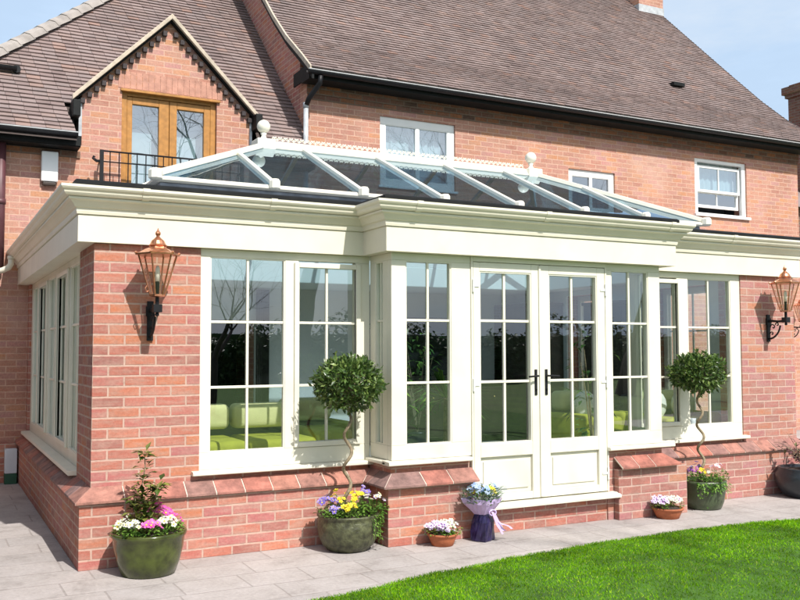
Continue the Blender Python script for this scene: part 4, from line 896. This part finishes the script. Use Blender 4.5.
# --- pot 1: green glazed, left
P1=(.335,-.355,0); planter(P1,.245,.292,'glazed_green','glossy olive green glazed pot at the left brick corner')
def ringplants(P,h,r0,specs,group,rp=.075,hh=.10):
    n=len(specs)
    for i,(ang,q,petal,nfl,lab,kw) in enumerate(specs):
        a=math.radians(ang); loc=(P[0]+q*math.cos(a),P[1]+q*math.sin(a),P[2]+h)
        plantlet(loc,kw.pop('r',rp),kw.pop('h',hh),petal,nfl,kw.pop('name','pansy'),lab,kw.pop('cat','pansy'),group,**kw)
pr=dict
ringplants(P1,.275,.2,[
 (185,.165,'petal_white',13,'white primrose clump at the left rim of the green glazed pot',pr(name='primrose',cat='primrose',r=.08,fr=.026)),
 (262,.17,'petal_pink',15,'bright pink primrose clump at the front rim of the green glazed pot',pr(name='primrose',cat='primrose',r=.075,fr=.026)),
 (312,.15,'petal_white',13,'white primrose clump right of the front pink one in the green glazed pot',pr(name='primrose',cat='primrose',r=.08,fr=.026)),
 (355,.175,'petal_pink',11,'small pink primrose clump at the right rim of the green glazed pot',pr(name='primrose',cat='primrose',r=.06,fr=.024)),
 (50,.14,'petal_pink',16,'pink primrose clump at the back right of the green glazed pot, standing tallest',pr(name='primrose',cat='primrose',r=.085,fr=.028,h=.15)),
 (225,.19,'petal_white',8,'cream white primrose clump spilling over the front left of the green glazed pot',pr(name='primrose',cat='primrose',r=.06,fr=.022)),
],'primroses in the green glazed pot')
# climbing variegated shrub
t=thing('variegated_shrub','young variegated shrub with yellow-green leaves rising from the green glazed pot','shrub',(.30,-.34,.27))
st=MB(); lv=MB(); stems=[[(.30,-.34,.27),(.31,-.33,.42),(.285,-.34,.58),(.31,-.33,.72),(.30,-.34,.83)],[(.29,-.35,.27),(.25,-.36,.40),(.24,-.35,.52)],[(.31,-.33,.27),(.35,-.33,.42),(.39,-.34,.55),(.40,-.35,.60)]]
for s_ in stems:
    st.tube(s_,[.0042]*(len(s_)-1)+[.002],6)
    for i in range(190 if s_ is stems[0] else 110):
        k=rng.uniform(0,len(s_)-1.001); a=Vector(s_[int(k)]);b=Vector(s_[int(k)+1]); p=a.lerp(b,k-int(k)); zf=(p.z-.27)/.56
        if rng.uniform()<zf*.35: continue
        d=Vector((rng.normal(),rng.normal(),.25+rng.normal()*.3)).normalized(); p2=p+d*rng.uniform(.0,.06*(1.15-zf*.6)); lv.leaf(p2,d,(0,0,1),rng.uniform(.05,.085),rng.uniform(.03,.05),.15)
st.build('stem','bark',t,smooth=True); lv.build('leaves','shrub_leaf',t,recalc=False)
# --- topiary trees
def topiary(base,ctr,R,rz,label,seed,turns):
    t=thing('topiary_tree',label,'topiary tree',base,'lollipop topiary trees'); r_=np.random.default_rng(seed)
    b=Vector(base);c=Vector(ctr); n=60; st=MB(); pts=[]
    for i in range(n):
        f=i/(n-1); p=b.lerp(c,f); w=.032*math.sin(math.pi*min(1,f*1.15))**.5 if f<.87 else .032*max(0,(1-f)/.13)*.6
        a=f*turns*2*math.pi; pts.append(p+Vector((w*math.cos(a),w*math.sin(a),0)))
    st.tube(pts,[.0145-.004*i/n for i in range(n)],8); st.build('trunk','bark',t,smooth=True)
    lv=MB(); tw=MB()
    cl=[(Vector(r_.normal(size=3)).normalized()) for _ in range(42)]
    for i in range(3300):
        if i%3: 
            q=cl[r_.integers(len(cl))]; d=(q+Vector(r_.normal(size=3))*.30).normalized()
        else: d=Vector(r_.normal(size=3)).normalized()
        bump=1+.07*math.sin(d.x*7+seed)*math.sin(d.y*6+2)*math.sin(d.z*8)
        rr=(r_.uniform(.35,1)**.45)*bump*r_.uniform(.88,1.07)
        p=c+Vector((d.x*R*rr,d.y*R*rr,d.z*rz*rr)); ld=(d*.8+Vector(r_.normal(size=3))*.6+Vector((0,0,.15))).normalized()
        lv.leaf(p,ld,(d+Vector(r_.normal(size=3))*.5),r_.uniform(.036,.062),r_.uniform(.017,.027),.12)
    for i in range(26):
        d=Vector(r_.normal(size=3)).normalized(); a0=c+Vector((d.x*R,d.y*R,d.z*rz))*.9; e0=a0+(d+Vector((0,0,.3))).normalized()*r_.uniform(.03,.085); tw.tube([a0,e0],[.0022,.001],4,False)
        for q in range(7): lv.leaf(a0.lerp(e0,r_.uniform(.2,1)),(d+Vector(r_.normal(size=3))*.7),d.orthogonal(),r_.uniform(.03,.05),r_.uniform(.014,.022),.1)
    for i in range(60):
        d=Vector(r_.normal(size=3)).normalized(); tw.tube([c-Vector((0,0,rz*.5)),c+Vector((d.x*R,d.y*R,d.z*rz))*.9],[.006,.0015],4,False)
    lv.build('crown','bay_leaf',t,recalc=False); tw.build('twigs','bark',t)
P2=(1.85,-.335,0)
planter(P2,.235,.275,'stoneware','rough mossy stoneware pot left of the bay with a topiary tree in it',prof=[(.135,0),(.16,.008),(.20,.05),(.228,.11),(.238,.17),(.236,.225),(.228,.25),(.24,.262),(.24,.275),(.215,.275),(.21,.25)],wob=.012)
topiary((1.84,-.33,.25),(1.855,-.335,1.268),.262,.205,'round-headed topiary tree on a twisted stem left of the bay',3,4.0)
G='pansies in the mossy stoneware pot'
ringplants(P2,.25,.2,[
 (178,.17,'petal_violet',22,'violet pansy clump at the left rim of the mossy stoneware pot',pr(h=.15,r=.09,fr=.022)),
 (215,.18,'petal_violet',10,'small violet pansy clump at the front left of the mossy stoneware pot',pr(r=.06)),
 (250,.16,'petal_yellow',16,'yellow pansy clump at the front of the mossy stoneware pot',pr(h=.12,r=.065)),
 (200,.08,'petal_yellow',6,'small yellow pansy clump behind the violet one in the mossy stoneware pot',pr(h=.14,r=.05)),
 (285,.10,'petal_yellow',10,'yellow orange pansy clump at the middle by the topiary stem',pr(h=.19,r=.06)),
 (10,.13,'petal_violet',7,'violet pansy clump right of the topiary stem in the mossy stoneware pot',pr(h=.20,r=.06)),
 (320,.18,'petal_white',9,'leafy pansy clump with few white flowers at the front right of the mossy stoneware pot',pr(nl=130,r=.10,h=.18)),
 (350,.21,'petal_lilac',6,'trailing leafy pansy clump hanging over the right rim of the mossy stoneware pot',pr(nl=120,r=.10,h=.16)),
 (90,.12,'petal_yellow',6,'yellow pansy clump at the back of the mossy stoneware pot',pr(nl=70,r=.09,h=.18)),
],G)
# trailing foliage over right side
t=thing('trailing_plant','small-leaved trailing plant spilling down the right side of the mossy stoneware pot','trailing plant',(2.04,-.40,.25)); lv=MB()
for i in range(170):
    a=rng.uniform(-1.2,.35); z=.28-abs(rng.normal())*.10; rr=.235+abs(rng.normal())*.018; lv.leaf((P2[0]+rr*math.cos(a),P2[1]+rr*math.sin(a),max(.03,z)),(math.cos(a),math.sin(a),-.5+rng.normal()*.4),(0,0,1),.024,.016)
for i in range(9):
    a=rng.uniform(-1.2,.35); lv.tube([(P2[0]+.21*math.cos(a),P2[1]+.21*math.sin(a),.27),(P2[0]+.25*math.cos(a),P2[1]+.25*math.sin(a),.24),(P2[0]+.25*math.cos(a+.05),P2[1]+.25*math.sin(a+.05),.10)],.0018,4,False)
lv.build('leaves','pansy_leaf',t,recalc=False)
# --- pot 6: right topiary
P6=(5.60,-.33,0)
planter(P6,.205,.27,'stoneware_green','dark green stoneware pot right of the bay with a topiary tree in it',prof=[(.15,0),(.165,.01),(.19,.07),(.205,.15),(.208,.22),(.215,.25),(.215,.27),(.19,.27),(.185,.25)],wob=.006)
topiary((5.60,-.32,.24),(5.575,-.32,1.295),.262,.178,'round-headed topiary tree on a corkscrew stem right of the bay',9,4.5)
ringplants(P6,.25,.2,[
 (195,.15,'petal_dark',7,'purple pansy clump at the left rim of the dark green pot',pr(h=.15,r=.06)),
 (225,.10,'petal_yellow',5,'yellow pansy clump by the corkscrew stem in the dark green pot',pr(h=.15,r=.05)),
 (270,.13,'petal_white',3,'leafy pansy clump with few white flowers at the front of the dark green pot',pr(nl=100,r=.09,h=.13)),
 (335,.15,'petal_lilac',5,'tall leafy pansy clump at the right rim of the dark green pot',pr(nl=100,r=.09,h=.17)),
 (60,.12,'petal_violet',5,'violet pansy clump at the back of the dark green pot',pr(nl=60,r=.08,h=.17)),
],'pansies in the dark green pot')
t=thing('trailing_plant','leafy trailing plant hanging over the front of the dark green pot','trailing plant',(5.5,-.5,.25)); lv=MB()
for i in range(120):
    a=rng.uniform(-2.6,-1.0); z=.27-abs(rng.normal())*.06; rr=.215+abs(rng.normal())*.014; lv.leaf((P6[0]+rr*math.cos(a),P6[1]+rr*math.sin(a),z),(math.cos(a),math.sin(a),-.3+rng.normal()*.4),(0,0,1),.035,.022)
for i in range(7):
    a=rng.uniform(-2.6,-1.0); lv.tube([(P6[0]+.18*math.cos(a),P6[1]+.18*math.sin(a),.265),(P6[0]+.225*math.cos(a),P6[1]+.225*math.sin(a),.25),(P6[0]+.225*math.cos(a),P6[1]+.225*math.sin(a),.17)],.0018,4,False)
lv.build('leaves','pansy_leaf',t,recalc=False)
# --- terracotta bowls
bp_=lambda r,h:[(.68*r,0),(.74*r,.03*h),(.90*r,.55*h),(.97*r,.80*h),(1.04*r,.82*h),(1.04*r,h),(.94*r,h),(.92*r,.85*h)]
P3=(2.56,-.555,0); planter(P3,.115,.095,'terracotta','small terracotta bowl in front of the left brick pier of the bay',prof=bp_(.115,.095))
plantlet((2.50,-.56,.08),.085,.10,'petal_lilac',30,'pansy','pale lilac pansy clump on the left of the small terracotta bowl by the left pier','pansy','pansies in the terracotta bowls',fr=.021,eye='petal_dark')
plantlet((2.62,-.555,.08),.085,.10,'petal_white',26,'pansy','white pansy clump on the right of the small terracotta bowl by the left pier','pansy','pansies in the terracotta bowls',fr=.021,eye='petal_dark')
plantlet((2.56,-.60,.08),.07,.06,'petal_lilac',16,'pansy','pale lilac pansy clump at the front of the small terracotta bowl by the left pier','pansy','pansies in the terracotta bowls',fr=.020,eye='petal_dark')
P5=(4.93,-.545,0); planter(P5,.135,.095,'terracotta','low wide terracotta bowl in front of the right brick pier of the bay',prof=bp_(.135,.095))
plantlet((4.85,-.54,.085),.085,.10,'petal_lilac',34,'pansy','pale lilac pansy clump on the left of the wide terracotta bowl by the right pier','pansy','pansies in the terracotta bowls',fr=.022,eye='petal_dark')
plantlet((5.0,-.54,.085),.085,.09,'petal_white',30,'pansy','white pansy clump on the right of the wide terracotta bowl by the right pier','pansy','pansies in the terracotta bowls',fr=.022,eye='petal_dark')
# --- pot 7 at right edge
P7=(7.03,-.36,0)
planter(P7,.30,.30,'stoneware_black','large glossy blackish round pot at the right edge of the picture',prof=[(.19,0),(.215,.012),(.27,.08),(.30,.16),(.30,.23),(.27,.285),(.275,.30),(.25,.30),(.24,.28)])
t=thing('bronze_shrub','loose shrub with bronze purple and green leaves in the blackish pot at the right edge','shrub',(7.03,-.36,.28)); st=MB(); lv=MB()
for i in range(11):
    a=rng.uniform(0,6.28); e=Vector((7.03+.26*math.cos(a),-.36+.26*math.sin(a),rng.uniform(.38,.64))); m_=Vector((7.03+.12*math.cos(a),-.36+.12*math.sin(a),rng.uniform(.42,.52)))
    s_=[Vector((7.03,-.36,.28)),m_,e]; st.tube(s_,[.005,.004,.002],5)
    for j in range(16):
        k=rng.uniform(.3,1.99); p=s_[int(k)].lerp(s_[int(k)+1],k-int(k)); d=Vector((rng.normal(),rng.normal(),rng.normal()*.6)).normalized(); lv.leaf(p,d,(0,0,1),rng.uniform(.05,.085),rng.uniform(.02,.035))
st.build('stem','bark',t); lv.build('leaves','purple_leaf',t,recalc=False)
# --- gift bouquet in a bag
t=thing('bouquet','blue and green bouquet in a shiny dark purple gift bag by the left door','bouquet',(2.93,-.56,0))
b=MB(); pr_=[(.085,.0),(.088,.02),(.080,.10),(.072,.19)]
def sq(mb,c,pr,k=4,rot=.5,wr=.03):
    bb=len(mb.v); n=24
    for r,z in pr:
        for j in range(n):
            a=2*math.pi*j/n; q=r/max(abs(math.cos(a)),abs(math.sin(a)))**.75*(1+wr*math.sin(a*7+z*50)); mb.v.append((c[0]+q*math.cos(a+rot),c[1]+q*.85*math.sin(a+rot),c[2]+z))
    for i in range(len(pr)-1):
        for j in range(n): e=bb+i*n; mb.f.append((e+j,e+(j+1)%n,e+n+(j+1)%n,e+n+j))
    mb.f.append(tuple(range(bb+n-1,bb-1,-1)))
sq(b,(2.93,-.56,0),[(.075,0),(.080,.01),(.078,.08),(.074,.15),(.055,.205),(.045,.22)]); b.build('gift_bag','foil_purple',t)
b=MB(); sq(b,(2.93,-.56,0),[(.046,.205),(.085,.25),(.125,.30),(.135,.34)],wr=.05); b.build('wrap','ribbon_lilac',t)
b=MB(); sq(b,(2.93,-.56,0),[(.136,.335),(.155,.39),(.165,.43)],wr=.07); b.build('cellophane','cellophane',t)
f=MB();l=MB();y_=MB()
for i in range(60):
    a=rng.uniform(0,6.28);q=.125*math.sqrt(rng.uniform(0,1)); p=(2.93+q*math.cos(a),-.56+q*math.sin(a),.375+rng.uniform(0,.055)); n=(math.cos(a)*.6,math.sin(a)*.6-.3,.8)
    if i%4==3: y_.flower(p,n,.02,6)
    else: f.flower((p[0],p[1],p[2]+.015),n,rng.uniform(.018,.028),6)
for i in range(330):
    a=rng.uniform(0,6.28);q=.15*math.sqrt(rng.uniform(0,1)); l.leaf((2.93+q*math.cos(a),-.56+q*math.sin(a),.29+rng.uniform(0,.12)),(math.cos(a),math.sin(a)*.8,.7+rng.normal()*.3),(0,0,1),.045,.02)
f.build('blue_flowers','petal_blue',t,recalc=False); y_.build('yellow_flowers','petal_yellow',t,recalc=False); l.build('foliage','indoor_leaf',t,recalc=False)
r_=MB()
for s_,(dx,dy) in enumerate(((.03,-.02),(.05,.0),(.02,-.05),(.06,-.03))):
    pts=[Vector((2.985,-.62,.215))+Vector((dx*k,dy*k*.6,.02*math.sin(k*2+s_)-.055*k)) for k in np.linspace(0,2.6,9)]
    for a,c in zip(pts[:-1],pts[1:]):
        o_=Vector((.012,.004,0)); r_.poly([a-o_,a+o_,c+o_,c-o_])
r_.tube([(2.985+.02*math.cos(q)*1.6,-.625,.225+.022*math.sin(q)) for q in np.linspace(0,6.28,12)],.007,5)
r_.build('ribbon','ribbon_lilac',t,recalc=False)
# ================================================================== inside the orangery
def sofa(loc,wd,label,name='sofa',rot=0,nseat=2,cat='sofa',group=None):
    t=thing(name,label,cat,(0,0,0),group); h=wd/2
    def bx(nm,x0,x1,y0,y1,z0,z1,mat,bv=.04): m=MB(); m.wb(x0,x1,y0,y1,z0,z1); return m.build(nm,mat,t,bevel=bv,seg=4,smooth=True)
    bx('base',-h,h,-.42,.42,.08,.26,'lime_fabric',.03); bx('backrest',-h+.15,h-.15,.24,.44,.27,.70,'curtain_and_gap_shade',.06)  # black backrest colour stands in for the shaded gap between the cushions
    for s_ in(-1,1): bx('arm',min(s_*h,s_*(h-.14)),max(s_*h,s_*(h-.14)),-.42,.44,.27,.54,'lime_fabric',.05)
    w_=(wd-.30)/nseat
    for i in range(nseat):
        a=-h+.15+i*w_; bx('seat_cushion',a+.01,a+w_-.01,-.44,.22,.28,.50,'lime_fabric',.045); bx('back_cushion',a+.015,a+w_-.015,.06,.25,.55,.74,'sunlit_lime_fabric',.05)
    for sx in(-1,1):
        for sy in(-.36,.36): bx('leg',sx*(h-.06)-.02,sx*(h-.06)+.02,sy-.02,sy+.02,0,.08,'dark_wood',.004)
    t.location=loc; t.rotation_euler=(0,0,rot); t.scale=(1,1,1.15); return t
sofa((1.35,.98,.2),1.55,'lime green sofa with cream back cushions behind the left window')
sofa((2.30,1.55,.2),.85,'lime green armchair with a cream cushion behind the bay, left of the doors',name='armchair',nseat=1,cat='armchair')
sofa((5.55,1.45,.2),.78,'lime green armchair seen through the right French door',name='armchair',nseat=1,cat='armchair',rot=.2)
sofa((6.38,.98,.2),.95,'lime green two-seat sofa behind the right-hand window',nseat=2,rot=-.1)
def cushion(loc,s_,mat,label,rx=1.2):
    b=MB(); b.ball((0,0,0),1,16); o=b.build('cushion',mat,None,smooth=True); tag(o,label,'cushion',None); o.scale=(s_*.5,s_*.22,s_*.5); o.location=loc; return o
cushion((6.12,.86,.90),.34,'white_fabric','plump white cushion on the left of the sofa behind the right window')
cushion((6.55,.86,.90),.34,'cream_fabric','plump cream cushion on the right of the sofa behind the right window')
cushion((5.52,1.32,.90),.32,'white_fabric','round white cushion on the lime armchair seen through the right French door')
def houseplant(loc,h,n,label,kind,spread,name):
    pt=thing(name,label,'house plant',loc); m=MB(); m.lathe(loc,[(.11,0),(.15,.24),(.16,.26),(.13,.26)],20); m.build('pot','stoneware_black',pt,smooth=True)
    lv=MB();st=MB(); c=Vector(loc)+Vector((0,0,.25))
    if kind=='yucca':
        top=c+Vector((0,0,h)); st.tube([c,top],[.03,.022],8)
        for i in range(n):
            a=rng.uniform(0,6.28);e=rng.uniform(-.3,1.2);d=Vector((math.cos(a)*math.cos(e),math.sin(a)*math.cos(e),math.sin(e))); s_=top+d*.03; m_=s_+d*spread*.6; e2=s_+d*spread+Vector((0,0,-.12)); w_=d.cross(Vector((0,0,1))).normalized()*.016
            lv.poly([s_-w_*.6,s_+w_*.6,m_+w_,m_-w_]); lv.poly([m_-w_,m_+w_,e2])
    else:
        for i in range(7):
            a=rng.uniform(0,6.28); e=c+Vector((spread*.6*math.cos(a),spread*.6*math.sin(a),h*rng.uniform(.6,1))); st.tube([c,c.lerp(e,.5)+Vector((0,0,.1)),e],[.01,.007,.003],5)
        for i in range(n):
            a=rng.uniform(0,6.28); z=rng.uniform(.15,1); q=spread*rng.uniform(.2,1)*(1-.4*abs(z-.6)); p=c+Vector((q*math.cos(a),q*math.sin(a),h*z)); lv.leaf(p,(math.cos(a),math.sin(a),rng.normal()*.5),(0,0,1),rng.uniform(.08,.15),rng.uniform(.035,.06))
    st.build('stem','bark',pt); lv.build('leaves','indoor_leaf',pt,recalc=False)
houseplant((3.25,.55,.2),.62,60,'spiky yucca in a dark pot behind the left French door','yucca',.42,'yucca_plant')
houseplant((2.50,.20,.2),1.35,90,'tall leafy green plant standing in the left side of the bay','leafy',.24,'leafy_plant')
houseplant((4.75,.25,.2),1.30,90,'tall leafy green plant standing in the right side of the bay','leafy',.24,'leafy_plant')
houseplant((4.62,3.6,.2),1.3,110,'dark leafy plant standing near the back wall opposite the doors','leafy',.35,'leafy_plant')
# dark media cabinet + table, curtains
t=thing('sideboard','long dark wooden sideboard along the back wall of the orangery','sideboard',(4.9,4.4,.2)); m=MB(); m.wb(4.4,6.45,4.18,4.72,.30,1.02); m.wb(4.37,6.48,4.15,4.74,1.02,1.06); m.build('cabinet','dark_wood',t,bevel=.006)
for i in range(4): m=MB(); a=4.42+i*.505; m.wb(a,a+.485,4.165,4.178,.33,.99); d_=m.build('drawer_front','dark_wood',t,bevel=.006); m=MB(); m.ball((a+.255,4.155,.85),.015,8); m.build('knob','brass',d_)
m=MB(); 
for x in(4.45,6.40): m.wb(x-.03,x+.03,4.22,4.68,.2,.30)
m.build('feet','dark_wood',t)
t=thing('television','black flat television standing on the dark sideboard','television',(5.2,4.4,1.06)); m=MB(); m.wb(4.55,6.05,4.42,4.46,1.16,1.98); m.build('screen','black_plastic',t,bevel=.006); m=MB(); m.wb(5.1,5.46,4.36,4.52,1.06,1.08); m.wb(5.25,5.31,4.43,4.46,1.08,1.16); m.build('stand','black_plastic',t)
def curtain(x0,x1,y,z0,z1,label,mat='curtain_and_gap_shade'):
    m=MB(); n=36;A=np.linspace(x0,x1,n)
    for i in range(n-1): m.poly([(A[i],y+.03*math.sin(i*1.3),z0),(A[i+1],y+.03*math.sin((i+1)*1.3),z0),(A[i+1],y+.03*math.sin((i+1)*1.3),z1),(A[i],y+.03*math.sin(i*1.3),z1)])
    o=m.build('curtain',mat,None,recalc=False,smooth=True); tag(o,label,'curtain')
curtain(2.80,2.98,4.70,.22,2.33,'narrow dark brown curtain hanging beside the inner doorway behind the left window')
m=MB(); m.wb(6.62,7.02,3.62,4.6,.2,2.15); m.wb(6.60,7.02,3.60,4.62,2.15,2.19); o=m.build('bookcase','dark_wood',None,bevel=.006); tag(o,'tall dark bookcase at the far right corner inside the orangery','bookcase')
m=MB(); m.wb(6.66,7.02,1.98,2.72,.2,2.10); m.wb(6.64,7.02,1.96,2.74,2.10,2.14); o=m.build('cabinet','dark_wood',None,bevel=.006); tag(o,'tall dark cabinet between the two side windows inside the orangery','cabinet')
# vase on the right window sill
t=thing('vase','small pale blue vase on the inner sill behind the right window','vase',(5.98,.16,.62)); m=MB(); m.lathe((5.98,.16,.62),[(.035,0),(.05,.03),(.052,.10),(.03,.16),(.036,.19),(.028,.19)],20); m.build('body','utility_grey',t,smooth=True)
m=MB(); m.wb(.80,2.15,.085,.24,.60,.622); m.wb(5.1,6.50,.085,.24,.60,.619); m.build('inner_sill','white_upvc',orang,bevel=.004)
# ================================================================== garden behind the viewpoint (seen only as reflections and shade)
def bare_tree(base,H,label,seed,maxd=7,lean=(0,0)):
    r_=random.Random(seed); t=thing('bare_tree',label,'tree',base,'bare trees across the lawn'); tr=MB(); br=MB()
    def grow(p,d,L_,r,dep):
        n=3; pts=[p];q=p.copy();dd=d.copy()
        for i in range(n):
            dd=(dd+Vector((r_.gauss(0,.10),r_.gauss(0,.10),r_.gauss(0,.06)+.03))).normalized(); q=q+dd*L_/n; pts.append(q.copy())
        r1=r*.66
        (tr if dep<2 else br).tube(pts,[r+(r1-r)*i/n for i in range(n+1)],7 if dep<2 else 4 if dep<5 else 3,False)
        if dep>=maxd: return
        for i in range(r_.choice((2,3)) if dep<6 else 2):
            ax=dd.orthogonal().normalized(); ax.rotate(Matrix.Rotation(r_.uniform(0,6.28),3,dd)); nd=dd.copy(); nd.rotate(Matrix.Rotation(r_.uniform(.35,.85),3,ax)); grow(q,nd,L_*r_.uniform(.66,.86),r1*r_.uniform(.6,.85),dep+1)
        if dep>=2: 
            ax=dd.orthogonal().normalized(); ax.rotate(Matrix.Rotation(r_.uniform(0,6.28),3,dd)); nd=dd.copy(); nd.rotate(Matrix.Rotation(.9,3,ax)); grow(pts[1],nd,L_*.55,r1*.4,dep+2)
    grow(Vector(base),Vector((lean[0],lean[1],1)).normalized(),H*.24,H*.022,0)
    tr.build('trunk','dark_bark',t,smooth=True); br.build('branches','dark_bark',t)
bare_tree((7.1,-14.2,0),15,'tall bare tree on the lawn facing the doors',4)
bare_tree((19,-16.5,0),15,'bare tree with a broad crown at the right of the lawn',8)
bare_tree((-2.5,-21,0),15,'bare tree at the far left of the lawn near the hedge',15)
bare_tree((4.7,-13.6,0),5.6,'small twiggy bare tree on the lawn facing the left windows',21,6)
h=thing('hedge','long dark evergreen hedge closing the far side of the lawn','hedge',(8,-31,0)); lv=MB()
n=15000
for i in range(n):
    x=rng.uniform(-25,45); z=rng.uniform(0,2.6+.5*math.sin(x*.5)+.3*math.sin(x*1.7)); lv.leaf((x,-31+rng.uniform(-.2,.8)+.3*math.sin(x*.9),z),(rng.normal(),.8,rng.normal()*.7),(0,.5,1),rng.uniform(.2,.4),rng.uniform(.12,.22))
lv.build('foliage','hedge_leaf',h,recalc=False)
m=MB(); m.wb(-25,45,-31.6,-30.9,0,2.2); m.build('core','hedge_leaf',h)

h=thing('added_shade_hedge','tall dark conifer hedge along the left side of the patio','hedge',(-4.1,2,0)); lv=MB()  # unseen hedge added to block sky light from the orangery's left side
for i in range(9000):
    y=rng.uniform(-4.5,9); z=rng.uniform(0,3.7+.3*math.sin(y*2)); lv.leaf((-3.55+rng.normal()*.12+.12*math.sin(y*3+z*2),y,z),(.8,rng.normal(),rng.normal()*.7),(0,.5,1),rng.uniform(.10,.2),rng.uniform(.06,.12))
lv.build('foliage','hedge_leaf',h,recalc=False)
m=MB(); m.wb(-4.6,-3.7,-4.4,9,0,3.6); m.build('core','hedge_leaf',h)
